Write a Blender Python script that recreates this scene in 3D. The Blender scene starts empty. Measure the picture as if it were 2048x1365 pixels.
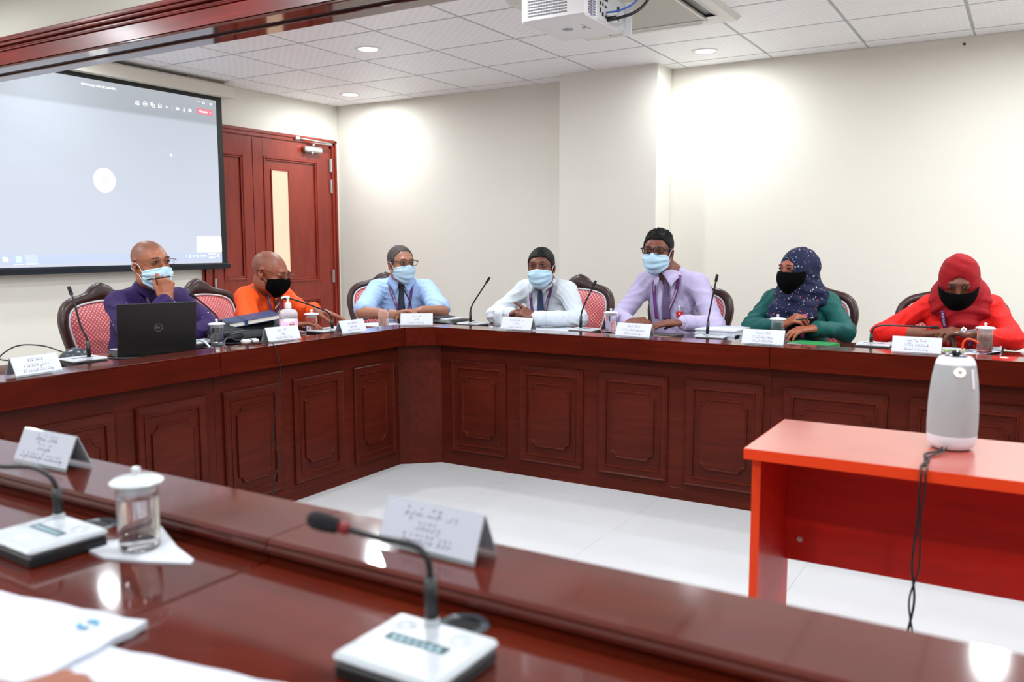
import bpy, bmesh, math, random
import numpy as np
from mathutils import Vector, Matrix

# ------------------------------------------------------------------ camera, world, lights, exposure
scene = bpy.context.scene
COL = scene.collection
CAMZ = 1.2236
FPX, YAW, PITCH, ROLL = 1713.72, math.radians(31.12), math.radians(6.476), math.radians(-0.121)
def camera():
    F = Vector((-math.sin(YAW)*math.cos(PITCH), math.cos(YAW)*math.cos(PITCH), -math.sin(PITCH)))
    R0 = Vector((math.cos(YAW), math.sin(YAW), 0)); U0 = R0.cross(F)
    R = R0*math.cos(ROLL)+U0*math.sin(ROLL); U = -R0*math.sin(ROLL)+U0*math.cos(ROLL)
    cd = bpy.data.cameras.new('camera'); co = bpy.data.objects.new('camera', cd); COL.objects.link(co)
    co.matrix_world = Matrix(((R.x, U.x, -F.x, 0), (R.y, U.y, -F.y, 0), (R.z, U.z, -F.z, CAMZ), (0, 0, 0, 1)))
    cd.sensor_width = 36; cd.lens = FPX/2048*36; cd.clip_start = .02
    cd.dof.use_dof = True; cd.dof.focus_distance = 4.6; cd.dof.aperture_fstop = 3.4
    scene.camera = co
camera()
w = bpy.data.worlds.new('world'); scene.world = w; w.use_nodes = True
w.node_tree.nodes['Background'].inputs[0].default_value = (.9, .95, 1, 1)
w.node_tree.nodes['Background'].inputs[1].default_value = .3
scene.view_settings.view_transform = 'Standard'; scene.view_settings.look = 'None'
scene.view_settings.gamma = 1; scene.view_settings.use_curve_mapping = False
scene.view_settings.exposure = 0.72
CEIL = 2.466
TX0, TY0 = -5.166, 4.022          # ceiling grid
# recessed downlights: (x, y, power)
LAMPS = [(-4.93, 5.57), (-3.70, 4.36), (-1.886, 5.55), (-4.93, 3.15), (-0.07, 4.95), (-2.45, 3.15), (-0.7, 3.15),
         (1.2, 4.36), (1.2, 5.57), (1.2, 3.15), (-4.6, 1.6), (-2.9, 1.6), (-1.2, 1.6), (.5, 1.6),
         (-4.6, -.4), (-2.9, -.4), (-1.2, -.4), (.5, -.4), (2.6, 1.6), (2.6, 4.36)]
LAMP_W = 12.4
def lamp_light(x, y, p):
    ld = bpy.data.lights.new('downlight_lamp', 'AREA'); ld.shape = 'DISK'; ld.size = .12; ld.energy = p; ld.color = (.90, .96, 1)
    ld.spread = math.radians(176)
    o = bpy.data.objects.new('downlight_lamp', ld); COL.objects.link(o); o.location = (x, y, CEIL-.012)
for (x, y) in LAMPS: lamp_light(x, y, LAMP_W*(.6 if (x < -4.5 and 3 < y < 4) else 1.15 if y < 2.4 else .74 if y > 5.2 else 1.1))
# cool light box of the projector's picture reflected back by the screen is left to the screen itself

# ------------------------------------------------------------------ helpers
def lin(v): v /= 255.; return v/12.92 if v <= .04045 else ((v+.055)/1.055)**2.4
def C(r, g, b): return (lin(r), lin(g), lin(b), 1)
MATS = {}
def new_mat(name):
    m = bpy.data.materials.new(name); m.use_nodes = True; MATS[name] = m
    return m, m.node_tree.nodes, m.node_tree.links, m.node_tree.nodes['Principled BSDF']
def setp(p, **k):
    for a, v in k.items():
        n = {'rough': 'Roughness', 'metal': 'Metallic', 'coat': 'Coat Weight', 'coatr': 'Coat Roughness', 'spec': 'Specular IOR Level', 'trans': 'Transmission Weight',
             'ior': 'IOR', 'sheen': 'Sheen Weight', 'sss': 'Subsurface Weight', 'alpha': 'Alpha', 'es': 'Emission Strength', 'ec': 'Emission Color'}[a]
        p.inputs[n].default_value = v
def noise_bump(N, L, P, scale, strength, dist=.002, stretch=None, coords='Object'):
    tc = N.new('ShaderNodeTexCoord'); nz = N.new('ShaderNodeTexNoise'); nz.inputs['Scale'].default_value = scale; nz.inputs['Detail'].default_value = 4
    if stretch:
        mp = N.new('ShaderNodeMapping'); mp.inputs['Scale'].default_value = stretch
        L.new(tc.outputs[coords], mp.inputs[0]); L.new(mp.outputs[0], nz.inputs['Vector'])
    else: L.new(tc.outputs[coords], nz.inputs['Vector'])
    b = N.new('ShaderNodeBump'); b.inputs['Strength'].default_value = strength; b.inputs['Distance'].default_value = dist
    L.new(nz.outputs['Fac'], b.inputs['Height']); L.new(b.outputs[0], P.inputs['Normal'])
    return nz
def ramp(N, L, src, stops):
    r = N.new('ShaderNodeValToRGB'); e = r.color_ramp.elements
    while len(e) < len(stops): e.new(.5)
    for i, (p, c) in enumerate(stops): e[i].position = p; e[i].color = c
    L.new(src, r.inputs[0]); return r
def mat(name, col, rough=.5, bump=None, vary=None, **k):
    """plain procedural surface: colour with faint noise variation, optional bump (scale, strength)"""
    m, N, L, P = new_mat(name); setp(P, rough=rough, **k)
    P.inputs['Base Color'].default_value = col
    if vary:
        sc, amt = vary
        tc = N.new('ShaderNodeTexCoord'); nz = N.new('ShaderNodeTexNoise'); nz.inputs['Scale'].default_value = sc; nz.inputs['Detail'].default_value = 5
        L.new(tc.outputs['Object'], nz.inputs['Vector'])
        a = tuple(c*(1-amt) for c in col[:3])+(1,); b = tuple(min(1, c*(1+amt)) for c in col[:3])+(1,)
        r = ramp(N, L, nz.outputs['Fac'], [(.3, a), (.7, b)]); L.new(r.outputs[0], P.inputs['Base Color'])
    if bump: noise_bump(N, L, P, bump[0], bump[1])
    return m
def wood(name, dark, mid, light, rough=.25, coat=.6, stretch=(1.2, 14, 14), scale=3.2, coatr=.06, bump=.05, spec=.5, cior=1.5):
    m, N, L, P = new_mat(name); P.inputs['Coat IOR'].default_value = cior; setp(P, rough=rough, coat=coat, coatr=coatr, spec=spec)
    tc = N.new('ShaderNodeTexCoord'); mp = N.new('ShaderNodeMapping'); mp.inputs['Scale'].default_value = stretch
    L.new(tc.outputs['Object'], mp.inputs[0])
    nz = N.new('ShaderNodeTexNoise'); nz.inputs['Scale'].default_value = scale; nz.inputs['Detail'].default_value = 8; nz.inputs['Distortion'].default_value = .6
    L.new(mp.outputs[0], nz.inputs['Vector'])
    n2 = N.new('ShaderNodeTexNoise'); n2.inputs['Scale'].default_value = 2.2; n2.inputs['Detail'].default_value = 2
    L.new(tc.outputs['Object'], n2.inputs['Vector'])
    mx = N.new('ShaderNodeMath'); mx.operation = 'MULTIPLY_ADD'; mx.inputs[1].default_value = .55
    L.new(nz.outputs['Fac'], mx.inputs[0])
    m2 = N.new('ShaderNodeMath'); m2.operation = 'MULTIPLY'; m2.inputs[1].default_value = .45
    L.new(n2.outputs['Fac'], m2.inputs[0]); L.new(m2.outputs[0], mx.inputs[2])
    r = ramp(N, L, mx.outputs[0], [(.32, dark), (.5, mid), (.68, light)])
    L.new(r.outputs[0], P.inputs['Base Color'])
    b = N.new('ShaderNodeBump'); b.inputs['Strength'].default_value = bump; b.inputs['Distance'].default_value = .001
    L.new(nz.outputs['Fac'], b.inputs['Height']); L.new(b.outputs[0], P.inputs['Normal'])
    return m

class MB:
    """collects shapes, links them as one mesh object"""
    def __init__(s): s.v = []; s.f = []; s.sm = []
    def add(s, vs, fs, smooth=False, M=None):
        o = len(s.v)
        s.v += [tuple(M @ Vector(v)) for v in vs] if M is not None else [tuple(v) for v in vs]
        s.f += [tuple(i+o for i in f) for f in fs]; s.sm += [smooth]*len(fs); return s
    def box(s, x0, x1, y0, y1, z0, z1, M=None, bev=0):
        if bev:
            b = min(bev, (x1-x0)*.45, (y1-y0)*.45, (z1-z0)*.45)
            def ring(i, z): return [(x0+i, y0, z), (x1-i, y0, z), (x1, y0+i, z), (x1, y1-i, z), (x1-i, y1, z), (x0+i, y1, z), (x0, y1-i, z), (x0, y0+i, z)]
            def inr(z): return [(x0+b, y0+b, z), (x1-b, y0+b, z), (x1-b, y0+b, z), (x1-b, y1-b, z), (x1-b, y1-b, z), (x0+b, y1-b, z), (x0+b, y1-b, z), (x0+b, y0+b, z)]
            e = b*.5
            vs = inr(z0)+ring(b, z0+b)+ring(b, z1-b)+inr(z1)
            fs = []
            for k in range(3):
                for i in range(8):
                    j = (i+1) % 8; fs.append((k*8+i, k*8+j, k*8+8+j, k*8+8+i))
            fs.append(tuple(range(7, -1, -1))); fs.append(tuple(range(24, 32)))
            return s.add(vs, fs, False, M)
        vs = [(x0, y0, z0), (x1, y0, z0), (x1, y1, z0), (x0, y1, z0), (x0, y0, z1), (x1, y0, z1), (x1, y1, z1), (x0, y1, z1)]
        return s.add(vs, [(3, 2, 1, 0), (4, 5, 6, 7), (0, 1, 5, 4), (1, 2, 6, 5), (2, 3, 7, 6), (3, 0, 4, 7)], False, M)
    def lathe(s, prof, n=24, M=None, smooth=True, cap=True):
        runs = [[prof[0]]]
        for k in range(1, len(prof)):
            runs[-1].append(prof[k])
            if k < len(prof)-1:
                a = math.atan2(prof[k][1]-prof[k-1][1], prof[k][0]-prof[k-1][0]); b = math.atan2(prof[k+1][1]-prof[k][1], prof[k+1][0]-prof[k][0])
                d = abs((b-a+math.pi) % (2*math.pi)-math.pi)
                if d > .6: runs.append([prof[k]])
        for rn in runs:
            vs = [(r*math.cos(2*math.pi*i/n), r*math.sin(2*math.pi*i/n), z) for (r, z) in rn for i in range(n)]
            fs = [(k*n+i, k*n+(i+1) % n, k*n+n+(i+1) % n, k*n+n+i) for k in range(len(rn)-1) for i in range(n)]
            s.add(vs, fs, smooth, M)
        if cap:
            for r, z, rev in ((prof[0][0], prof[0][1], True), (prof[-1][0], prof[-1][1], False)):
                if r > 1e-4:
                    vs = [(r*math.cos(2*math.pi*i/n), r*math.sin(2*math.pi*i/n), z) for i in range(n)]; s.add(vs, [tuple(range(n-1, -1, -1)) if rev else tuple(range(n))], False, M)
        return s
    def prism(s, poly, z0, z1, M=None, smooth=False):
        n = len(poly); vs = [(x, y, z0) for x, y in poly]+[(x, y, z1) for x, y in poly]
        fs = [tuple(range(n-1, -1, -1)), tuple(range(n, 2*n))]+[(i, (i+1) % n, n+(i+1) % n, n+i) for i in range(n)]
        return s.add(vs, fs, smooth, M)
    def tube(s, pts, r, n=8, M=None, closed=False, flat=1.0):
        P = [Vector(p) for p in pts]; k = len(P); vs = []; fs = []
        rr = r if hasattr(r, '__len__') else [r]*k
        up = None
        for i, p in enumerate(P):
            t = (P[(i+1) % k]-P[i-1]) if closed else (P[min(i+1, k-1)]-P[max(i-1, 0)])
            if t.length < 1e-9: t = Vector((0, 0, 1))
            t.normalize()
            if up is None: up = Vector((0, 0, 1)) if abs(t.z) < .9 else Vector((1, 0, 0))
            a = t.cross(up)
            if a.length < 1e-6: a = t.cross(Vector((0, 1, 0)))
            a.normalize(); b = a.cross(t).normalized(); up = b
            for j in range(n):
                q = 2*math.pi*j/n; vs.append(p+a*(rr[i]*math.cos(q))+b*(rr[i]*flat*math.sin(q)))
        for i in range(k if closed else k-1):
            for j in range(n):
                i2 = (i+1) % k; fs.append((i*n+j, i*n+(j+1) % n, i2*n+(j+1) % n, i2*n+j))
        if not closed: fs.append(tuple(range(n-1, -1, -1))); fs.append(tuple(range((k-1)*n, k*n)))
        return s.add(vs, fs, True, M)
    def grid(s, rows, M=None, smooth=True, thick=0):
        """rows: 2-D list of points"""
        a = len(rows); b = len(rows[0]); vs = [p for r in rows for p in r]
        fs = [(i*b+j, i*b+j+1, (i+1)*b+j+1, (i+1)*b+j) for i in range(a-1) for j in range(b-1)]
        return s.add(vs, fs, smooth, M)
    def build(s, name, m, parent=None, **k):
        me = bpy.data.meshes.new(name); me.from_pydata([tuple(v) for v in s.v], [], s.f); 
        me.polygons.foreach_set('use_smooth', s.sm); me.materials.append(m); me.update()
        return link(name, me, parent, **k)
def link(name, me, parent=None, label=None, cat=None, group=None, kind=None, loc=None, rot=None):
    o = bpy.data.objects.new(name, me); COL.objects.link(o)
    if parent: o.parent = parent
    if loc: o.location = loc
    if rot: o.rotation_euler = rot
    return tag(o, label, cat, group, kind)
def tag(o, label=None, cat=None, group=None, kind=None):
    if label: o['label'] = label
    if cat: o['category'] = cat
    if group: o['group'] = group
    if kind: o['kind'] = kind
    return o
def thing(name, label, cat, loc=(0, 0, 0), rz=0, group=None):
    o = bpy.data.objects.new(name, None); COL.objects.link(o); o.location = loc; o.rotation_euler = (0, 0, rz); o.empty_display_size = .05
    return tag(o, label, cat, group)
def T(x=0, y=0, z=0): return Matrix.Translation((x, y, z))
def Rz(a): return Matrix.Rotation(a, 4, 'Z')
def Rx(a): return Matrix.Rotation(a, 4, 'X')
def Ry(a): return Matrix.Rotation(a, 4, 'Y')
def solidify(o, t, off=0):
    md = o.modifiers.new('s', 'SOLIDIFY'); md.thickness = t; md.offset = off; return o
def catmull(pts, n=8, closed=False):
    P = [Vector(p) for p in pts]; k = len(P); out = []
    for i in range(k if closed else k-1):
        p0 = P[(i-1) % k] if (closed or i > 0) else P[0]*2-P[1]
        p1 = P[i]; p2 = P[(i+1) % k]
        p3 = P[(i+2) % k] if (closed or i < k-2) else P[-1]*2-P[-2]
        for j in range(n):
            t = j/n
            out.append(.5*((2*p1)+(p2-p0)*t+(2*p0-5*p1+4*p2-p3)*t*t+(3*p1-p0-3*p2+p3)*t**3))
    if not closed: out.append(P[-1])
    return out
def text_mesh(body, size, depth=.0004, M=None, align='CENTER'):
    cu = bpy.data.curves.new('t', 'FONT'); cu.body = body; cu.size = size; cu.extrude = depth; cu.align_x = align; cu.align_y = 'CENTER'; cu.resolution_u = 2
    o = bpy.data.objects.new('t', cu); COL.objects.link(o)
    dg = bpy.context.evaluated_depsgraph_get(); me = o.evaluated_get(dg).to_mesh()
    vs = [tuple(v.co) for v in me.vertices]; fs = [tuple(p.vertices) for p in me.polygons]
    o.to_mesh_clear(); bpy.data.objects.remove(o); bpy.data.curves.remove(cu)
    return vs, fs
def text_obj(name, body, size, m, parent, M, depth=.0004, align='CENTER'):
    vs, fs = text_mesh(body, size, depth, align=align); b = MB(); b.add(vs, fs, False, M); return b.build(name, m, parent)

# ------------------------------------------------------------------ materials
WALL = mat('cream_wall', C(227, 223, 212), .75, bump=(180, .04), vary=(.8, .015))
CEILT, N, L, P = new_mat('ceiling_tile'); setp(P, rough=.45, spec=.4)
tc = N.new('ShaderNodeTexCoord'); sp = N.new('ShaderNodeSeparateXYZ'); L.new(tc.outputs['Object'], sp.inputs[0])
def mth(op, a, b=None, c=None):
    n = N.new('ShaderNodeMath'); n.operation = op
    for i, v in enumerate((a, b, c)):
        if v is None: continue
        if isinstance(v, (int, float)): n.inputs[i].default_value = v
        else: L.new(v, n.inputs[i])
    return n.outputs[0]
yy = mth('MULTIPLY', sp.outputs[1], 1/.028); row = mth('FLOOR', yy)
xx = mth('ADD', mth('MULTIPLY', sp.outputs[0], 1/.062), mth('MULTIPLY', mth('MODULO', row, 2.), .5))
fx = mth('SUBTRACT', mth('FRACT', mth('ADD', xx, 50.)), .5); fy = mth('SUBTRACT', mth('FRACT', mth('ADD', yy, 50.)), .5)
d = mth('ADD', mth('POWER', mth('ABSOLUTE', fx), 2.), mth('POWER', mth('ABSOLUTE', fy), 2.))
ins = mth('LESS_THAN', d, .15)
mixc = N.new('ShaderNodeMix'); mixc.data_type = 'RGBA'; L.new(ins, mixc.inputs[0]); mixc.inputs[6].default_value = C(250, 250, 250); mixc.inputs[7].default_value = C(240, 240, 242)
L.new(mixc.outputs[2], P.inputs['Base Color'])
GRID = mat('ceiling_grid', C(170, 178, 178), .5)
FLOORM = mat('floor_tile', C(184, 183, 184), .4, vary=(3, .03), spec=.3)
GROUT = mat('grout', C(170, 169, 168), .8)
WD, WM, WL = C(62, 19, 9), C(75, 23, 12), C(88, 29, 16)
WOOD = wood('mahogany', WD, WM, WL, rough=.45, coat=.08, coatr=.14, bump=.02, spec=.1)
WOODV = wood('mahogany_upright', WD, WM, WL, rough=.45, coat=.10, coatr=.14, stretch=(1.2, 14, 14), bump=.02, spec=.1)
WOODF = wood('mahogany_fascia', C(64, 14, 3), C(78, 18, 6), C(90, 23, 9), rough=.5, coat=.03, coatr=.15, bump=.02, spec=.05)
WTOP = wood('mahogany_top', C(66, 18, 7), C(80, 22, 9), C(92, 28, 12), rough=.5, coat=1, coatr=.075, spec=.02, bump=.0, cior=1.7, stretch=(1, 7, 7))
WDOOR = wood('door_wood', C(112, 26, 9), C(134, 35, 14), C(148, 45, 20), rough=.35, coat=.4, coatr=.15, stretch=(7, 7, 1), bump=.02)
WLINT = wood('lintel_wood', C(84, 10, 5), C(112, 18, 9), C(134, 26, 13), rough=.4, coat=.4, coatr=.25, stretch=(1, 9, 9), bump=.02)
WCHAIR = wood('chair_wood', C(34, 12, 10), C(48, 17, 14), C(62, 24, 19), rough=.42, coat=.25, coatr=.2, stretch=(6, 6, 2), bump=.02, spec=.35)
ORG = wood('orange_laminate', C(164, 54, 34), C(174, 61, 38), C(182, 68, 43), rough=.35, coat=1, coatr=.16, stretch=(1, 12, 12), bump=.0, cior=2.1)
ORGE = mat('orange_edging', C(236, 62, 10), .45)
ORGD = wood('red_laminate', C(166, 16, 2), C(186, 21, 3), C(200, 30, 6), rough=.45, coat=.1, stretch=(1, 12, 12), bump=.0, spec=.25)
BLACKP = mat('black_plastic', C(22, 22, 24), .4, vary=(20, .1))
DARKB = mat('black_frame', C(14, 16, 18), .55, vary=(20, .1))
WHITEP = mat('white_plastic', C(226, 228, 230), .35, vary=(8, .02))
PAPER = mat('white_paper', C(190, 193, 203), .7, vary=(6, .015))
CARDP = mat('card_paper', C(200, 202, 214), .7, vary=(6, .015))
INK = mat('dark_ink', C(44, 58, 76), .7)
STEEL = mat('satin_steel', C(196, 198, 198), .3, metal=.8)
REDR = mat('red_ring', C(118, 14, 18), .4)
CLOTHN = mat('napkin', C(192, 193, 199), .8, bump=(60, .1))
m, N, L, P = new_mat('clear_glass'); setp(P, rough=0.0, ior=1.45, trans=1.0); P.inputs['Base Color'].default_value = (1, 1, 1, 1); GLASS = m
m, N, L, P = new_mat('acrylic'); setp(P, rough=.04, spec=.9, alpha=.24); P.inputs['Base Color'].default_value = C(196, 208, 212); ACR = m
m, N, L, P = new_mat('water'); setp(P, rough=0.0, ior=1.33, trans=1.0); P.inputs['Base Color'].default_value = (.98, .99, 1, 1); WATER = m
MILKY = mat('frosted_lid', C(232, 236, 238), .2, trans=.35, ior=1.3)
# ------------------------------------------------------------------ the room
XL, YB, XR, YF = -5.475, 6.0, 4.2, -2.6
def struct(b, name, m): return b.build(name, m, kind='structure')
fl = struct(MB().box(XL-.1, XR+.1, YF-.1, YB+.1, -.12, -.006), 'floor', GROUT)
TS = .8
me0 = None
for i in range(-7, 4):
    for j in range(0, 8):
        x0 = XL+.003+(i+7)*TS; y0 = -.35+j*TS; x1 = min(x0+TS-.0008, XR); y1 = min(y0+TS-.0008, YB)
        if y1-y0 > TS-.01:
            if me0 is None:
                o = MB().box(0, TS-.0008, 0, TS-.0008, -.006, 0).build('floor_tile', FLOORM, fl); me0 = o.data
            else: o = link('floor_tile', me0, fl)
            o.location = (x0, y0, 0)
        else: MB().box(x0, x1, y0, y1, -.006, 0).build('floor_tile', FLOORM, fl)
fr = MB().box(XL, XR, YF, -.353, -.006, 0).build('floor_covering', FLOORM, fl)
struct(MB().box(XL-.15, XR, YB, YB+.12, 0, CEIL+.1), 'wall_back', WALL)
wl = struct(MB().box(XL-.15, XL, YF, YB, 0, CEIL+.1), 'wall_left', WALL)
struct(MB().box(XR, XR+.12, YF, YB+.1, 0, CEIL+.1), 'wall_right', WALL)
struct(MB().box(XL-.15, XR+.1, YF-.12, YF, 0, CEIL+.1), 'wall_front', WALL)
struct(MB().box(-3.05, -2.278, 5.735, YB, 0, CEIL+.05, bev=.004), 'pillar', WALL)
# ceiling: slab, metal grid, tiles laid into it
ce = struct(MB().box(XL-.1, XR+.1, YF-.1, YB+.1, CEIL+.03, CEIL+.12), 'ceiling', CEILT)
g = MB()
xs = [TX0+.6*i for i in range(0, 16) if TX0+.6*i < XR]; ys = [TY0+.6*j for j in range(-11, 4) if YF < TY0+.6*j < YB]
for x in xs: g.box(x-.011, x+.011, YF, YB, CEIL-.001, CEIL+.012)
for y in ys: g.box(XL, XR, y-.011, y+.011, CEIL-.0015, CEIL+.012)
g.box(XL, XL+.02, YF, YB, CEIL-.002, CEIL+.01); g.box(XL, XR, YB-.02, YB, CEIL-.002, CEIL+.01)
gr = g.build('ceiling_grid', GRID, ce)
me0 = None; XS = [XL]+xs+[XR]; YS = [YF]+ys+[YB]
for a, b_ in zip(XS[:-1], XS[1:]):
    for c_, d_ in zip(YS[:-1], YS[1:]):
        if abs(b_-a-.6) < 1e-3 and abs(d_-c_-.6) < 1e-3:
            if me0 is None:
                mb = MB(); vs = [(-.294, -.294, 0), (.294, -.294, 0), (.294, .294, 0), (-.294, .294, 0), (-.288, -.288, -.004), (.288, -.288, -.004), (.288, .288, -.004), (-.288, .288, -.004)]
                mb.add(vs, [(0, 1, 5, 4), (1, 2, 6, 5), (2, 3, 7, 6), (3, 0, 4, 7), (4, 5, 6, 7)][:4]+[(7, 6, 5, 4)])
                o = mb.build('ceiling_tile', CEILT, ce); me0 = o.data
            else: o = link('ceiling_tile', me0, ce)
            o.location = ((a+b_)/2, (c_+d_)/2, CEIL+.001)
        else:
            MB().box(a+.006, b_-.006, c_+.006, d_-.006, CEIL-.003, CEIL+.006).build('ceiling_tile', CEILT, ce)

# header beam between the two rooms, wood-cased, with the wall above it
HB, HY0, HY1 = 2.10, 2.45, 2.633
hw = struct(MB().box(XL, XR, HY0+.015, HY1-.015, HB+.012, CEIL), 'wall_header', WALL)
tr = MB()
z1 = 2.232
for (ya, yb, za, zb) in [(HY0-.012, HY0+.02, HB, HB+.075), (HY0-.02, HY0+.02, HB+.075, HB+.082), (HY0-.006, HY0+.02, HB+.082, HB+.098), (HY0-.03, HY0+.02, HB+.098, HB+.112), (HY0-.042, HY0+.02, HB+.112, z1)]:
    tr.box(XL, XR, ya, yb, za, zb, bev=.005)
tr1 = tr.build('trim_1', WLINT, kind='structure')
MB().box(XL, XR, HY0-.012, HY0+.068, HB-.004, HB+.012, bev=.003).build('soffit_board', WTOP, tr1)
MB().box(XL, XR, HY0+.115, HY1+.012, HB-.004, HB+.012, bev=.003).build('soffit_board', WTOP, tr1)
MB().box(XL, XR, HY0+.068, HY0+.115, HB+.006, HB+.014).build('track_groove', mat('dark_groove', C(16, 8, 8), .6), tr1)
MB().box(XL, XR, HY1-.015, HY1+.012, HB+.012, z1, bev=.005).build('rear_casing', WLINT, tr1)
struct(MB().box(XR-.35, XR, HY0, HY1, 0, HB+.012), 'wall_return', WALL)
# baseboards
for nm, bx in (('baseboard_back', (XL, XR, YB-.012, YB, 0, .09)), ('baseboard_left', (XL, XL+.012, YF, 4.43, 0, .09))):
    struct(MB().box(*bx), nm, WDOOR)

# ------------------------------------------------------------------ double door in the left wall (local: x along +Y, front faces -y = +X)
def fr_rect(mb, x0, x1, z0, z1, wd, y0, y1, bev=.004):
    mb.box(x0, x0+wd, y0, y1, z0, z1, bev=bev); mb.box(x1-wd, x1, y0, y1, z0, z1, bev=bev)
    mb.box(x0+wd, x1-wd, y0, y1, z1-wd, z1, bev=bev); mb.box(x0+wd, x1-wd, y0, y1, z0, z0+wd, bev=bev)
door = thing('door_1', None, None, (XL, 0, 0), math.pi/2); door['kind'] = 'structure'
D0, D1, DZ = 4.44, 5.945, 2.155
m_ = MB()
for (wd, y0) in ((.085, -.022), (.06, -.034), (.03, -.044)):
    m_.box(D0+(.0 if wd == .085 else .01), D0+.01+wd-.01, y0, .0, 0, DZ-.01); m_.box(D1-wd, D1-(.0 if wd == .085 else .01), y0, .0, 0, DZ-.01)
    m_.box(D0, D1, y0, .0, DZ-wd, DZ-(.0 if wd == .085 else .01), bev=.004)
m_.build('door_frame', WDOOR, door)
MB().box(D0+.08, D1-.08, -.004, .0, 0, DZ-.08).build('reveal', mat('door_gap', C(30, 8, 6), .6), door)
def leaf(x0, x1, panels, glass=None, label=None):
    z1_ = 2.082; yf = -.03
    lf = MB(); 
    xs_ = [x0]; holes = panels
    # stiles and rails around the panel openings
    hx0 = min(h[0] for h in holes); hx1 = max(h[1] for h in holes)
    lf.box(x0, hx0, yf, -.004, .01, z1_, bev=.002); lf.box(hx1, x1, yf, -.004, .01, z1_, bev=.002)
    zz = sorted([(h[2], h[3]) for h in holes]); z = .01
    for a, b_ in zz:
        lf.box(hx0, hx1, yf, -.004, z, a); z = b_
    lf.box(hx0, hx1, yf, -.004, z, z1_)
    o = lf.build('door_leaf', WDOOR, door, label=label)
    for h in holes:
        a = MB(); fr_rect(a, h[0], h[1], h[2], h[3], .018, yf-.010, yf+.008)
        fr_rect(a, h[0]+.018, h[1]-.018, h[2]+.018, h[3]-.018, .014, yf-.003, yf+.012); a.build('panel_moulding', WDOOR, o)
        if glass and h[2] <= glass[2] and h[3] >= glass[3]:
            gx0, gx1, gz0, gz1 = glass; p_ = MB()
            p_.box(h[0], gx0, yf+.012, yf+.02, h[2], h[3]); p_.box(gx1, h[1], yf+.012, yf+.02, h[2], h[3])
            p_.box(gx0, gx1, yf+.012, yf+.02, h[2], gz0); p_.box(gx0, gx1, yf+.012, yf+.02, gz1, h[3]); p_.build('panel', WDOOR, o)
            a = MB(); fr_rect(a, gx0-.008, gx1+.008, gz0-.008, gz1+.008, .01, yf+.004, yf+.014, .002); a.build('glass_bead', WDOOR, o)
            m, N, L, P = new_mat('lit_door_glass'); setp(P, rough=.25, es=.62, ec=C(252, 212, 180)); P.inputs['Base Color'].default_value = C(120, 100, 84)
            MB().box(gx0, gx1, yf+.016, yf+.019, gz0, gz1).build('window_pane', m, o, label='narrow window pane lit warm from the corridor')
        else:
            MB().box(h[0]+.03, h[1]-.03, yf+.012, yf+.02, h[2]+.03, h[3]-.03, bev=.004).build('panel', WDOOR, o)
    return o
big = leaf(4.961, 5.852, [(5.07, 5.70, .9, 1.948), (5.07, 5.70, .2, .752)], (5.167, 5.356, .984, 1.838), 'wide door leaf with a narrow glass pane')
sm = leaf(4.535, 4.956, [(4.63, 4.865, .935, 1.945), (4.63, 4.865, .2, .79)], None, 'narrow door leaf partly behind the screen')
for hz in (1.925, 1.74, .937, .35):
    for hx in (5.857,):
        h = MB(); h.lathe([(0, -.058), (.009, -.058), (.009, .058), (0, .058)], 10, T(hx, -.045, hz)); h.box(hx-.012, hx+.012, -.04, -.034, hz-.055, hz+.055); h.build('hinge', STEEL, big)
h = MB(); h.lathe([(0, -.058), (.009, -.058), (.009, .058), (0, .058)], 10, T(4.53, -.045, .9)); h.build('hinge', STEEL, sm)
# door closer
cl = thing('door_closer', 'silver door closer with folding arm on the top of the wide door leaf', 'door closer', (XL, 0, 0), math.pi/2)
MB().box(5.51, 5.72, -.085, -.04, 2.015, 2.068, bev=.012).build('closer_body', STEEL, cl)
MB().box(5.575, 5.60, -.092, -.07, 2.0, 2.02, bev=.005).build('valve_cap', STEEL, cl)
MB().tube([(5.62, -.065, 2.068), (5.62, -.065, 2.095)], .012, 10).build('spindle', STEEL, cl)
MB().box(-.01, .20, -.011, .011, -.004, .004, M=T(5.62, -.075, 2.098) @ Rz(math.radians(-8)), bev=.003).build('main_arm', STEEL, cl)
MB().tube([(5.815, -.102, 2.106), (5.60, -.07, 2.12), (5.44, -.04, 2.128)], .007, 8).build('forearm', STEEL, cl)
MB().box(5.42, 5.47, -.06, -.034, 2.112, 2.14, bev=.004).build('arm_bracket', STEEL, cl)

# ------------------------------------------------------------------ projection screen
SX = XL+.085          # plane of the fabric
scr = thing('projection_screen', 'pull-down projection screen with black border showing a video call', 'screen', (SX, 0, 0), math.pi/2)
Y0s, Y1s, Z0s, Z1s = 2.58, 4.62, 1.045, 2.345
mb = MB().box(Y0s, Y1s, .0, .004, Z0s, Z1s); mb.build('black_border', DARKB, scr)
mb = MB(); prof = [(-.045, -.05), (-.045, .03), (-.03, .045), (.04, .045), (.05, .03), (.05, -.04), (.035, -.05)]
mb.prism(prof, 2.5, 4.70, M=Matrix(((0, 0, 1, 0), (1, 0, 0, -.02), (0, 1, 0, 2.392), (0, 0, 0, 1)))); mb.build('roller_case', mat('ivory_case', C(224, 218, 204), .45), scr)
mb = MB().box(4.70, 4.708, -.063, .028, 2.345, 2.436, bev=.01); mb.build('end_cap', mat('ivory_cap', C(232, 228, 218), .4), scr)
mb = MB().box(4.3, 4.64, -.02, .03, 2.437, 2.466); mb.build('ceiling_bracket', mat('bracket_paint', C(150, 140, 120), .6), scr)
mb = MB().box(Y0s-.03, Y1s+.02, -.014, .016, 1.036, 1.078, bev=.006); mb.build('bottom_bar', mat('black_bar', C(28, 34, 42), .22, metal=.3), scr)
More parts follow.
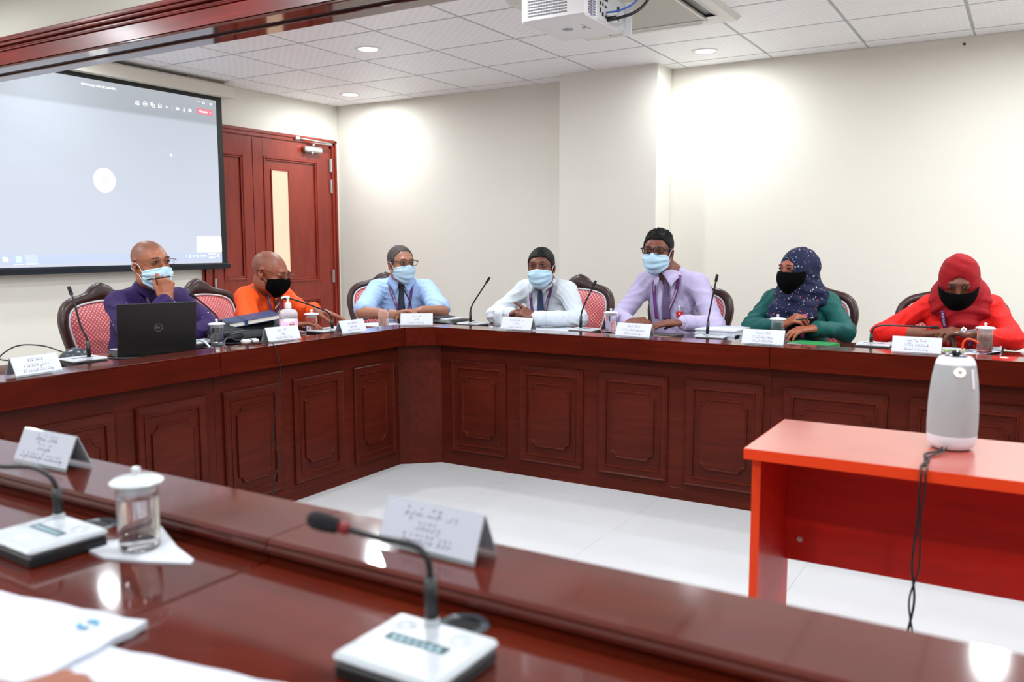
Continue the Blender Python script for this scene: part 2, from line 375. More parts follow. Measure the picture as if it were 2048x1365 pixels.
def emis(name, col, s=1.0, base=.25):
    m, N, L, P = new_mat(name); P.inputs['Base Color'].default_value = tuple(c*base for c in col[:3])+(1,); setp(P, rough=.8, es=s, ec=col); return m
IY0, IY1, IZ0, IZ1 = 2.645, 4.566, 1.082, 2.312
ic = MB().box(IY0, IY1, -.0015, .0, IZ0, IZ1)
m, N, L, P = new_mat('call_picture'); setp(P, rough=.85); P.inputs['Base Color'].default_value = C(96, 100, 106)
tc = N.new('ShaderNodeTexCoord'); sp = N.new('ShaderNodeSeparateXYZ'); L.new(tc.outputs['Object'], sp.inputs[0])
SSTR = .60
r = ramp(N, L, mth('MULTIPLY', mth('SUBTRACT', sp.outputs[2], IZ0), 1/(IZ1-IZ0)), [(0, C(200, 206, 222)), (.84, C(190, 197, 208)), (.86, C(160, 166, 172)), (1, C(170, 176, 182))])
L.new(r.outputs[0], P.inputs['Emission Color']); P.inputs['Emission Strength'].default_value = SSTR
pic = ic.build('projected_picture', m, scr)
EW = emis('picture_white', C(255, 255, 255), .95); EPK = emis('picture_pink', C(226, 130, 150), .62); ESKY = emis('picture_task', C(196, 208, 230), .65)
def onscr(mb, name, m): return mb.build(name, m, pic)
Wm = Matrix(((1, 0, 0, 0), (0, 0, -1, 0), (0, 1, 0, 0), (0, 0, 0, 1)))   # xy -> xz
def SM(y, z, d=-.002, s=1): return T(y, d, z) @ Matrix(((s, 0, 0, 0), (0, 0, -1, 0), (0, s, 0, 0), (0, 0, 0, 1)))
mb = MB(); mb.lathe([(0, 0), (.081, 0), (.081, .0008), (0, .0008)], 48, SM(3.606, 1.656)); onscr(mb, 'caller_disc', EW)
text_obj('caller_initial', 'A', .075, emis('initial_grey', C(196, 192, 200), .75), pic, SM(3.606, 1.652, -.0045))
text_obj('call_title', 'MM Meeting with EC and HPA', .020, EW, pic, SM(3.60, 2.272, -.003))
mb = MB()
def seg(mb, pts, w, y, z, s=1):
    for (a, b_) in zip(pts[:-1], pts[1:]):
        dx, dz = b_[0]-a[0], b_[1]-a[1]; l = math.hypot(dx, dz) or 1; nx, nz = -dz/l*w/2, dx/l*w/2
        q = [(a[0]+nx, a[1]+nz), (b_[0]+nx, b_[1]+nz), (b_[0]-nx, b_[1]-nz), (a[0]-nx, a[1]-nz)]
        mb.add([(y+u*s, -.003, z+v*s) for u, v in q], [(0, 1, 2, 3)])
def circ(r_, n=14, cx=0, cy=0, a0=0, a1=360): return [(cx+r_*math.cos(math.radians(a0+(a1-a0)*i/n)), cy+r_*math.sin(math.radians(a0+(a1-a0)*i/n))) for i in range(n+1)]
iz = 2.205
seg(mb, circ(.006, cx=-.004, cy=.008), .003, 3.885, iz); seg(mb, circ(.005, cx=.009, cy=.008), .003, 3.885, iz); seg(mb, [(-.014, -.013), (-.014, -.004), (.016, -.004), (.016, -.013), (-.014, -.013)], .003, 3.885, iz)
seg(mb, circ(.016, 18), .003, 3.948, iz); seg(mb, [(-.007, .004), (.007, .004)], .003, 3.948, iz); seg(mb, [(-.007, -.004), (.004, -.004)], .003, 3.948, iz)
seg(mb, circ(.010, 14, -.006, .006), .006, 4.009, iz); seg(mb, circ(.010, 14, .008, -.006), .004, 4.009, iz)
seg(mb, [(-.012, -.013), (-.012, .013), (.012, .013), (.012, -.013), (-.012, -.013)], .003, 4.068, iz+.002); seg(mb, [(-.006, -.005), (0, -.005), (0, .004)], .003, 4.068, iz)
seg(mb, [(-.012, 0), (.012, 0)], .004, 4.128, iz+.002); seg(mb, [(0, -.02), (0, .02)], .001, 4.172, iz)
seg(mb, [(-.013, 0), (.008, 0)], .018, 4.215, iz+.002); seg(mb, [(.006, 0), (.015, 0)], .010, 4.215, iz+.002)
seg(mb, [(0, -.002), (0, .014)], .009, 4.273, iz+.002); seg(mb, circ(.009, 8, 0, 0, 180, 360), .003, 4.273, iz); seg(mb, [(0, -.008), (0, -.016)], .003, 4.273, iz)
seg(mb, [(-.013, 0), (.013, 0)], .02, 4.325, iz+.004)
seg(mb, [(-.008, 0), (.008, 0)], .002, 4.405, 2.283); seg(mb, [(-.008, -.008), (-.008, .006), (.006, .006), (.006, -.008), (-.008, -.008)], .003, 4.452, 2.281); seg(mb, [(-.008, -.008), (.008, .008)], .003, 4.5+.015, 2.279); seg(mb, [(-.008, .008), (.008, -.008)], .003, 4.515, 2.279)
onscr(mb, 'toolbar_icons', EW)['kind'] = 'stuff'
mb = MB().box(4.385, 4.53, -.003, -.002, 2.194, 2.236); lv = onscr(mb, 'leave_button', EPK)
text_obj('button_text', 'Leave', .026, EW, lv, SM(4.452, 2.215, -.0045))
mb = MB(); seg(mb, circ(.009, 8, 0, -.004, 20, 160), .004, 4.412, 2.214); seg(mb, [(-.005, .003), (0, -.002), (.005, .003)], .002, 4.51, 2.214); 
for i in range(len(mb.v)): mb.v[i] = (mb.v[i][0], -.0045, mb.v[i][2])
mb.build('button_icons', EW, lv, kind='stuff')
# taskbar and self-view
mb = MB().box(IY0, IY1, -.0025, -.0015, IZ0+.022, IZ0+.078); onscr(mb, 'taskbar', emis('taskbar_blue', C(186, 198, 222), .62))
mb = MB().box(3.038, 3.115, -.0032, -.0025, IZ0+.022, IZ0+.078); onscr(mb, 'active_app', ESKY)
mb = MB().box(2.965, 3.025, -.0034, -.0025, IZ0+.019, IZ0+.023).box(3.038, 3.115, -.0034, -.0025, IZ0+.019, IZ0+.023); onscr(mb, 'app_underline', EW)
for (cy, sh, col) in ((2.845, 'r', C(236, 200, 190)), (2.915, 'f', C(240, 226, 196)), (2.995, 's', C(190, 230, 222)), (3.075, 'u', C(214, 232, 240))):
    mb = MB()
    if sh == 'r':
        seg(mb, circ(.011, 14), .009, cy, IZ0+.052)
    elif sh == 'f': mb.box(cy-.017, cy+.017, -.0036, -.003, IZ0+.036, IZ0+.064); mb.box(cy-.017, cy-.003, -.0036, -.003, IZ0+.064, IZ0+.069)
    elif sh == 's': mb.box(cy-.018, cy+.018, -.0036, -.003, IZ0+.032, IZ0+.07)
    else: seg(mb, circ(.010, 12, a0=100, a1=330), .006, cy, IZ0+.052)
    onscr(mb, 'app_icon', emis('app_'+sh, col, .8))
mb = MB(); tz = 1.137
seg(mb, [(-.008, -.004), (0, .004), (.008, -.004)], .002, 4.235, tz); seg(mb, [(0, -.012), (0, .012)], .009, 4.27, tz); seg(mb, [(-.009, 0), (.009, 0)], .011, 4.302, tz); seg(mb, circ(.008, 10), .003, 4.335, tz); seg(mb, circ(.007, 8, a0=-60, a1=60), .003, 4.362, tz); seg(mb, [(0, -.011), (0, .011)], .018, 4.53, tz+.002)
onscr(mb, 'tray_icons', EW)['kind'] = 'stuff'
text_obj('tray_language', 'ENG', .018, EW, pic, SM(4.402, tz, -.0035)); text_obj('tray_clock', '10:36 AM', .017, EW, pic, SM(4.47, tz+.014, -.0035)); text_obj('tray_date', '6/3/2021', .017, EW, pic, SM(4.47, tz-.014, -.0035))
mb = MB().box(4.335, IY1, -.0032, -.0022, 1.166, 1.283); sv = onscr(mb, 'self_view', emis('self_view_bright', C(250, 252, 252), .92))
mb = MB().box(4.342, IY1-.003, -.0038, -.0032, 1.172, 1.182); mb.build('self_view_table', emis('sv_table', C(226, 208, 204), .8), sv)
mb = MB(); seg(mb, [(-.007, -.012), (0, .012), (.007, -.012), (-.007, -.012)], .005, 4.47, 1.2); seg(mb, [(-.007, -.012), (0, .012), (.007, -.012), (-.007, -.012)], .006, 4.51, 1.2)
mb.build('self_view_people', emis('sv_people', C(150, 180, 186), .7), sv)
mb = MB(); seg(mb, [(-.07, 0), (.07, 0)], .002, 4.45, 1.258); seg(mb, [(-.03, 0), (.03, 0)], .0015, 4.40, 1.205); mb.build('self_view_lines', emis('sv_lines', C(200, 210, 212), .8), sv)
mb = MB(); seg(mb, [(0, 0), (0, .018), (.012, .008), (0, 0)], .004, 4.14, 1.86); onscr(mb, 'mouse_pointer', EW)

# ------------------------------------------------------------------ projector hung from the ceiling
pj = thing('ceiling_projector', 'white projector hanging from the ceiling beside the air conditioner', 'projector', (-1.851, 3.617, 2.2))
PW = mat('projector_white', C(232, 232, 234), .35, vary=(6, .01)); VENT = mat('vent_dark', C(120, 124, 132), .6)
MB().box(-.16, .16, -.202, .202, 0, .135, bev=.008).build('housing', PW, pj)
mb = MB()
for r_ in range(9):
    for c_ in range(34): mb.box(-.125+c_*.0058, -.125+c_*.0058+.0022, -.2035, -.2015, .022+r_*.0125, .022+r_*.0125+.007)
mb.build('vent_slots', VENT, pj, kind='stuff')
mb = MB()
for k in range(11): mb.box(.159, .163, -.175, -.11, .012+k*.011, .012+k*.011+.006)
mb.build('vent_louvre', VENT, pj)
MB().box(.159, .164, -.15, -.135, .006, .132).build('trim_strip', mat('lilac_strip', C(176, 168, 204), .4), pj)
mb = MB().box(.1595, .166, -.085, .19, .004, .13, bev=.003); pb = mb.build('port_panel', mat('port_grey', C(206, 208, 210), .45), pj)
PB = mat('port_black', C(24, 24, 32), .5)
for (y, z, a, b_) in [(-.07, .1, .010, .006), (-.045, .1, .022, .012), (-.01, .1, .028, .01), (-.07, .075, .014, .012), (-.045, .075, .008, .014), (-.015, .07, .02, .008), (-.07, .045, .012, .02), (-.045, .032, .012, .016), (-.015, .028, .014, .012), (.12, .09, .02, .02), (.12, .045, .01, .014)]:
    MB().box(.1655, .169, y-a/2, y+a/2, z-b_/2, z+b_/2).build('port', PB, pb)
MB().box(.159, .2, .195, .203, -.012, .135).build('end_flange', PW, pj)
MB().tube([(0, 0, .135), (0, 0, .2)], .02, 14).build('mount_pole', PW, pj); MB().box(-.08, .08, -.08, .08, .25, .266, bev=.004).build('ceiling_plate', PW, pj); MB().tube([(0, 0, .2), (0, 0, .255)], .028, 14).build('pole_sleeve', PW, pj)
MB().tube([(-.16, .09, .07), (-.178, .09, .07)], .035, 20).build('lens', mat('lens_dark', C(20, 22, 30), .05), pj)
mb = MB(); mb.prism([(-.05, -.02), (-.02, -.03), (.0, 0), (-.02, .02), (-.045, .015)], -.002, -.0005); mb.build('base_latch', mat('latch_grey', C(150, 158, 160), .5), pj)
MB().box(.045, .06, -.005, .01, -.002, -.0005).box(.065, .069, -.05, .04, -.0015, -.0003).build('base_slot', mat('slot_grey', C(160, 164, 166), .5), pj)
bl = MB(); bl.tube(catmull([(-1.68, 3.60, 2.245), (-1.62, 3.615, 2.25), (-1.565, 3.66, 2.29), (-1.56, 3.7, 2.36), (-1.6, 3.74, 2.466)], 8), .0042, 8)
tag(bl.build('network_cable', mat('blue_cable', C(40, 100, 190), .4)), 'thin blue cable looping from the projector ports to the ceiling', 'cable')
bl = MB(); bl.tube(catmull([(-1.68, 3.625, 2.222), (-1.63, 3.64, 2.226), (-1.565, 3.68, 2.255), (-1.525, 3.72, 2.32), (-1.54, 3.75, 2.40), (-1.58, 3.76, 2.466)], 8), .0068, 8)
bl.tube([(-1.685, 3.622, 2.222), (-1.645, 3.634, 2.225)], .011, 10)
tag(bl.build('video_cable', BLACKP), 'thick black cable looping from the projector ports to the ceiling', 'cable')

# ------------------------------------------------------------------ ceiling cassette air conditioner
ac = thing('air_conditioner', 'white ceiling cassette air conditioner behind the projector', 'air conditioner', (-1.91, 4.355, CEIL))
ACW = mat('ac_white', C(222, 222, 214), .45); ACG = mat('ac_grille', C(190, 190, 178), .6)
S = .475
mb = MB(); ib, it = .40, .30
for k in range(4):
    M_ = Rz(k*math.pi/2)
    mb.add([(-S, -S, 0), (S, -S, 0), (S-.02, -S+.02, -.028), (-S+.02, -S+.02, -.028)], [(3, 2, 1, 0)], False, M_)
    mb.add([(-S+.02, -S+.02, -.028), (S-.02, -S+.02, -.028), (.40, -.40, -.030), (-.40, -.40, -.030)], [(3, 2, 1, 0)], False, M_)
    mb.add([(-.40, -.40, -.030), (.40, -.40, -.030), (.33, -.33, -.034), (-.33, -.33, -.034)], [(3, 2, 1, 0)] if False else [], False, M_)
    # corner pads beside the slot
    mb.add([(-.40, -.40, -.030), (-.28, -.40, -.030), (-.28, -.33, -.033), (-.33, -.33, -.033)], [(3, 2, 1, 0)], False, M_)
    mb.add([(.28, -.40, -.030), (.40, -.40, -.030), (.33, -.33, -.033), (.28, -.33, -.033)], [(3, 2, 1, 0)], False, M_)
mb.build('fascia', ACW, ac)
for k in range(4):
    M_ = Rz(k*math.pi/2)
    MB().box(-.28, .28, -.40, -.33, -.022, .0, M=M_).build('air_slot', BLACKP, ac)
    MB().box(-.275, .275, -.006, .03, -.002, .002, M=M_ @ T(0, -.395, -.03) @ Rx(math.radians(28))).build('louvre', ACW, ac)
mb = MB(); fr_ = .33
mb.box(-fr_, fr_, -fr_, fr_, -.034, -.026); mb.build('grille_panel', ACG, ac)
mb = MB(); 
for k in range(4): mb.box(-fr_, fr_, -fr_, -fr_+.014, -.040, -.033, M=Rz(k*math.pi/2), bev=.002)
mb.build('grille_frame', ACW, ac)

# ------------------------------------------------------------------ downlights
EL = emis('lamp_disc', (1, 1, 1, 1), 6, 1)
l0 = None
LBL = {0: 'round recessed downlight nearest the room corner above the door', 1: 'round recessed downlight above the middle of the meeting area', 2: 'round recessed downlight right of the pillar by the back wall'}
def PLACE(x, y):
    c_ = 'far left' if x < -4 else 'left' if x < -2 else 'middle' if x < 0 else 'right' if x < 2 else 'far right'
    r_ = 'behind the camera' if y < 0 else 'over the foreground table' if y < 2 else 'just past the header beam' if y < 4 else 'over the far table' if y < 5.1 else 'along the back wall'
    return 'out of view, %s of the ceiling %s' % (c_, r_)
for i, (x, y) in enumerate(LAMPS):
    lb = LBL.get(i, 'recessed downlight %s' % PLACE(x, y))
    t = thing('downlight', lb, 'ceiling light', (x, y, CEIL), 0, 'recessed ceiling downlights')
    if l0 is None:
        a = MB().lathe([(.066, -.009), (.085, -.007), (.088, -.001), (.088, .004), (.06, .004), (.06, -.006), (.066, -.009)], 36, cap=False).build('rim', WHITEP, t)
        b_ = MB().lathe([(0, -.0065), (.064, -.0065), (.064, -.001), (0, -.001)], 36).build('light_disc', EL, t); l0 = (a.data, b_.data)
    else: link('rim', l0[0], t); link('light_disc', l0[1], t)
tag(MB().lathe([(0, 0), (.008, 0), (.006, .006), (0, .007)], 12, T(-.42, 6.0, 2.42) @ Rx(math.pi/2)).build('wall_nail', BLACKP), 'small dark nail high on the back wall near the right edge', 'nail')
# ------------------------------------------------------------------ conference table sections
# local frame: x along the front, y=0 front board, front faces -y
TZ, WZ = .77, .735
def notched(x0, x1, z0, z1, r=.03, n=5):
    """rectangle with ogee-notched corners"""
    pts = []
    for (cx, cz, a0) in ((x0, z0, 90), (x1, z0, 180), (x1, z1, 270), (x0, z1, 0)):
        seq = []
        for i in range(n+1):
            a = math.radians(a0-90*i/n); seq.append((cx+r*math.cos(a), cz+r*math.sin(a)))
        # small shoulders
        pts += seq
    return pts
def panel(x0, x1, parent, z0=.08, z1=.59, mesh=None):
    if mesh: return link('panel', mesh, parent, loc=(x0, 0, 0))
    W_ = x1-x0; mb = MB()
    def loop(i, y): return [(i, y, z0+i), (W_-i, y, z0+i), (W_-i, y, z1-i), (i, y, z1-i)]
    L_ = [(0, .0), (.001, -.011), (.006, -.015), (.012, -.011), (.036, -.009), (.038, -.013), (.044, -.013), (.047, -.004)]
    vs = []; fs = []
    for i, y in L_: vs += loop(i, y)
    for k in range(len(L_)-1):
        for j in range(4): fs.append((k*4+j, k*4+(j+1) % 4, k*4+4+(j+1) % 4, k*4+4+j))
    k = (len(L_)-1)*4; fs.append((k, k+1, k+2, k+3)); mb.add(vs, fs)
    a = notched(.068, W_-.068, z0+.085, z1-.085, .028); cx, cz = W_/2, (z0+z1)/2
    def shr(t): return [(x-(t if x > cx else -t), z-(t if z > cz else -t)) for x, z in a]
    R_ = [(0, -.004), (.002, -.013), (.006, -.013), (.009, -.0095)]; n = len(a); vs = []; fs = []
    for t, y in R_: vs += [(x, y, z) for x, z in shr(t)]
    for q in range(len(R_)-1):
        for j in range(n): fs.append((q*n+j, q*n+(j+1) % n, q*n+n+(j+1) % n, q*n+n+j))
    fs.append(tuple(range((len(R_)-1)*n, len(R_)*n))); mb.add(vs, fs)
    o = mb.build('panel', WOODV, parent, loc=(x0, 0, 0)); return o
def ledge_prof(): # (y,z) outline of the raised ledge board: front edge over the fascia, moulded inner edge
    return [(-.0505, TZ-.004), (-.0505, TZ-.0015), (-.049, TZ), (.112, TZ), (.118, TZ-.005), (.116, TZ-.010), (.120, TZ-.014), (.120, TZ-.020), (.108, TZ-.024), (-.029, TZ-.024), (-.029, TZ-.004)]
def extr(mb, prof, x0, x1):
    return mb.prism(prof, x0, x1, M=Matrix(((0, 0, 1, 0), (1, 0, 0, 0), (0, 1, 0, 0), (0, 0, 0, 1))))
def section(label, loc, rot, L_, panels, depth=.62, group='conference table sections'):
    t = thing('conference_table', label, 'table', loc, rot, group)
    g = .0003
    extr(MB(), ledge_prof(), g, L_-g).build('ledge', WTOP, t)
    MB().box(g, L_-g, -.05, -.03, .67, TZ-.0044, bev=.002).build('fascia', WOODF, t)
    MB().box(g, L_-g, .0, .022, .0, TZ-.026).build('front_board', WOOD, t)
    MB().box(g, L_-g, -.003, .0, .0, .06, bev=.001).build('plinth', WOOD, t)
    MB().box(g, L_-g, .100, .112, WZ-.0, TZ-.024).build('riser', WOODF, t)
    MB().box(g, L_-g, .09, depth, WZ-.03, WZ, bev=.004).build('worktop', WTOP, t)
    for x in (.02, L_-.045): MB().box(x, x+.025, .03, depth-.06, 0, WZ-.031).build('side_panel', WOODV, t)
    meshes = {}
    for a, b_ in panels:
        k = round(b_-a, 3)
        o = panel(a, b_, t, mesh=meshes.get(k)); meshes[k] = o.data
    return t
H90 = math.pi/2
pA = [(1.627-1.18, 1.965-1.18), (2.048-1.18, 2.39-1.18)]
section('left-hand table section carrying the open laptop, nearer the camera', (-2.957, 1.18, 0), H90, 1.252, [(.03, .37), (.447, .787), (.868, 1.21)])
section('left-hand table section next to the corner, below the screen and door', (-2.957, 2.433, 0), H90, 1.249, [(.041, .377), (.452, .795), (.877, 1.203)])
section('long far table section between the corner and the joint under the green book', (-2.779, 3.842, 0), 0, 1.815, [(.075, .427), (.508, .88), (.966, 1.332), (1.417, 1.782)])
section('far right-hand table section behind the orange desk', (-.963, 3.842, 0), 0, 1.57, [(.054, .483), (.566, .995), (1.078, 1.507)])
section('foreground table section with the nearer microphone and tall name card', (1.6, 1.018, 0), math.pi, 2.588, [], .63)
section('foreground table section at bottom left under the papers and water glass', (-.990, 1.018, 0), math.pi, 2.2, [], .63)
# corner unit
ct = thing('conference_table', 'corner table unit with chamfered front joining the two wings', 'table', (-2.957, 3.842, 0), 0, 'conference table sections')
def W2(pts): return [(x+2.957, y-3.842) for x, y in pts]
front0, front1 = (-2.907, 3.684), (-2.779, 3.792)
def off(p, q, d):  # offset chamfer towards the back-left
    dx, dy = q[0]-p[0], q[1]-p[1]; l = math.hypot(dx, dy); return (-dy/l*d, dx/l*d)
o_ = off(front0, front1, .168)
MB().prism(W2([front0, front1, (-2.779, 3.96), (front1[0]+o_[0]-.02, 3.96), (-3.075, front0[1]+.1), (-3.075, 3.684)]), TZ-.004, TZ).build('ledge', WTOP, ct)
MB().prism(W2([front0, front1, (-2.795, 3.806), (-2.92, 3.70)]), .67, TZ-.0044).build('fascia', WOODF, ct)
MB().prism(W2([(-2.957, 3.684), (-2.779, 3.842), (-2.779, 3.862), (-2.977, 3.684)]), 0, TZ-.026).build('front_board', WOODV, ct)
MB().prism(W2([(-3.04, 3.684), (-2.779, 3.93), (-2.779, 4.462), (-3.26, 4.462), (-3.577, 4.2), (-3.577, 3.684)]), WZ-.03, WZ).build('worktop', WTOP, ct)
MB().prism(W2([(-3.0675, 3.684), (-3.067, 3.78), (-2.95, 3.955), (-2.779, 3.955), (-2.779, 3.943), (-2.94, 3.943), (-3.055, 3.775), (-3.055, 3.684)]), WZ, TZ-.0044).build('riser', WOODF, ct)
# cable grommets let into the foreground worktop
for k, (x, y) in enumerate([(-1.376, .872), (-.60, .872)]):
    t = thing('cable_grommet', ['round cable grommet in the foreground worktop behind the left microphone base', 'round cable grommet in the foreground worktop behind the nearer microphone base'][k], 'grommet', (x, y, WZ))
    MB().lathe([(.022, .0005), (.030, .003), (.034, .0005), (.034, 0), (.022, 0)], 28, cap=False).build('rim', mat('grommet_grey%d' % k, C(70, 75, 80), .4), t)
    MB().lathe([(0, .0008), (.022, .0008), (.022, 0), (0, 0)], 24).build('insert', BLACKP, t)

# ------------------------------------------------------------------ orange desk
DZT = .735
dk = thing('side_desk', 'bright orange desk with a red modesty panel standing in the middle of the room', 'desk', (.08, 2.21, 0))
MB().box(-.645, .645, -.20, .20, DZT-.026, DZT-.0006).build('edge_band', ORGE, dk)
MB().box(-.6435, .6435, -.1985, .1985, DZT-.003, DZT).build('desk_top', ORG, dk)
for s, lb in ((-1, None), (1, None)):
    x0 = -.632 if s < 0 else .612
    o = MB().box(x0, x0+.02, -.165, .15, .0, DZT-.027).build('side_panel', ORGD, dk)
    MB().box(x0-.0005, x0+.0205, -.1665, -.165, .0, DZT-.027).build('panel_edge', ORGE, o, label='orange edge strip')
MB().box(-.612, .612, .118, .136, .365, DZT-.027).build('modesty_panel', ORGD, dk)
MB().lathe([(0, -.002), (.007, -.002), (.008, 0)], 14, T(-.575, .118, .425) @ Rx(math.pi/2) @ T(0, 0, .0) @ Matrix.Scale(-1, 4, (0, 0, 1))).build('cam_lock', STEEL, dk)

# ------------------------------------------------------------------ conference camera
ow = thing('conference_camera', 'white and grey rounded conference camera speaker standing on the orange desk', 'conference camera', (-.14, 2.268, DZT), 0); ow.scale = (1, 1, .89)
OWG = mat('speaker_mesh', C(164, 167, 168), .75, bump=(900, .4), vary=(30, .03)); OWW = mat('owl_white', C(222, 220, 226), .35, vary=(5, .01))
mb = MB().lathe([(.0, .002), (.040, .002), (.048, .008), (.0525, .018), (.0545, .038), (.0545, .0405)], 44, cap=False); mb.build('base_shell', OWW, ow)
MB().lathe([(0, 0), (.040, 0), (.041, .003), (0, .003)], 36).build('rubber_foot', BLACKP, ow)
prof = [(.0545, .041), (.0552, .07), (.0548, .11), (.053, .15), (.0495, .19), (.0450, .220), (.0435, .228)]
MB().lathe(prof, 44, cap=False).build('speaker_mesh', OWG, ow)
MB().lathe([(.0437, .2285), (.041, .238), (.036, .246), (.030, .249), (.026, .248), (.025, .244), (0, .244)], 44, cap=False).build('top_shell', OWW, ow)
mb = MB().lathe([(0, .252), (.009, .252), (.012, .258), (.008, .264), (0, .266)], 20).lathe([(.024, .244), (.026, .249), (.020, .252), (.012, .2525), (0, .2525)], 28); mb.build('camera_ring', mat('owl_black', C(18, 22, 26), .12), ow)
for a in range(5):
    MB().lathe([(0, 0), (.004, 0), (.0034, .003), (0, .004)], 12, T(.019*math.cos(a*1.257+.4), .019*math.sin(a*1.257+.4), .2515)).build('lens', mat('owl_lens%d' % a, C(190, 200, 206), .1), ow)
ang = math.radians(-74)
M_ = T(.0470*math.cos(ang), .0470*math.sin(ang), .212) @ Rz(ang+math.pi/2) @ Rx(math.pi/2-.10)
mb = MB().lathe([(.0052, .0022), (.0085, .0036), (.0118, .0022), (.0118, -.002), (.0052, -.002)], 24, M_, cap=False); mb.build('status_light_ring', emis('ring_glow', C(248, 226, 214), .8, .8), ow)
MB().box(-.004, .004, -.001, .0006, -.030, .022, M=T(.0485*math.cos(-.62), .0485*math.sin(-.62), .198) @ Rz(-.62+math.pi/2) @ Rx(-.12), bev=.0005).build('side_strip', OWW, ow)
def cable(name, pts, r, m, label, n=8, cat='cable'):
    return tag(MB().tube(catmull(pts, n), r, 7).build(name, m), label, cat)
cable('power_cable', [(-.155, 2.213, .745), (-.158, 2.19, .742), (-.185, 2.15, .7385), (-.172, 2.10, .7385), (-.181, 2.03, .7385), (-.178, 2.006, .735), (-.178, 2.0, .70), (-.180, 2.0, .62), (-.186, 2.003, .52), (-.178, 2.003, .44), (-.19, 2.0, .34), (-.182, 1.995, .25), (-.20, 1.97, .12), (-.20, 1.93, .004), (-.19, 1.80, .004)], .0028, BLACKP, 'black cable from the conference camera, its tail hanging to the left')
cable('usb_cable', [(-.146, 2.213, .745), (-.150, 2.19, .742), (-.172, 2.14, .7385), (-.180, 2.09, .7385), (-.168, 2.03, .7385), (-.169, 2.006, .735), (-.168, 2.0, .70), (-.174, 2.0, .62), (-.172, 2.003, .52), (-.188, 2.003, .44), (-.176, 2.0, .36), (-.150, 1.99, .22), (-.135, 1.98, .10), (-.12, 1.96, .004), (-.11, 1.85, .004)], .0022, BLACKP, 'black cable from the conference camera, its tail hanging to the right')

# ------------------------------------------------------------------ chairs
m, N, L, P = new_mat('red_damask'); setp(P, rough=.42, sheen=.8, spec=.5)
tc = N.new('ShaderNodeTexCoord'); sp = N.new('ShaderNodeSeparateXYZ'); L.new(tc.outputs['Object'], sp.inputs[0])
K = 1/.016
u = mth('MULTIPLY', mth('ADD', sp.outputs[0], sp.outputs[2]), K*.74); v = mth('MULTIPLY', mth('SUBTRACT', sp.outputs[0], sp.outputs[2]), K*.74)
au = mth('ABSOLUTE', mth('SUBTRACT', mth('FRACT', mth('ADD', u, 60.)), .5)); av = mth('ABSOLUTE', mth('SUBTRACT', mth('FRACT', mth('ADD', v, 60.)), .5))
mxx = mth('MAXIMUM', au, av); dia = mth('LESS_THAN', mxx, .27)
mixc = N.new('ShaderNodeMix'); mixc.data_type = 'RGBA'; L.new(dia, mixc.inputs[0]); mixc.inputs[6].default_value = C(186, 62, 66); mixc.inputs[7].default_value = C(232, 158, 158)
L.new(mixc.outputs[2], P.inputs['Base Color']); DAM = m
PIPE = mat('grey_piping', C(206, 204, 208), .5)
outer = catmull([(.175, .46), (.20, .55), (.235, .66), (.263, .77), (.27, .84), (.25, .905), (.205, .945), (.15, .962), (.09, .978), (.05, 1.008), (0, 1.028)], 3)
inner = catmull([(.138, .50), (.160, .58), (.194, .68), (.219, .77), (.223, .84), (.203, .890), (.160, .915), (.11, .926), (.06, .932), (.03, .934), (0, .935)], 3)
def mirror_loop(h): h = [(p[0], p[1]) for p in h]; return h+[(-x, z) for x, z in h[-2::-1]]
OL = mirror_loop([Vector((p.x, p.y, 0)) for p in outer]) if False else mirror_loop([(p.x, p.y) for p in outer])
IL = mirror_loop([(p.x, p.y) for p in inner])
def yb(x, z): return (z-.46)*.17-.30*x*x
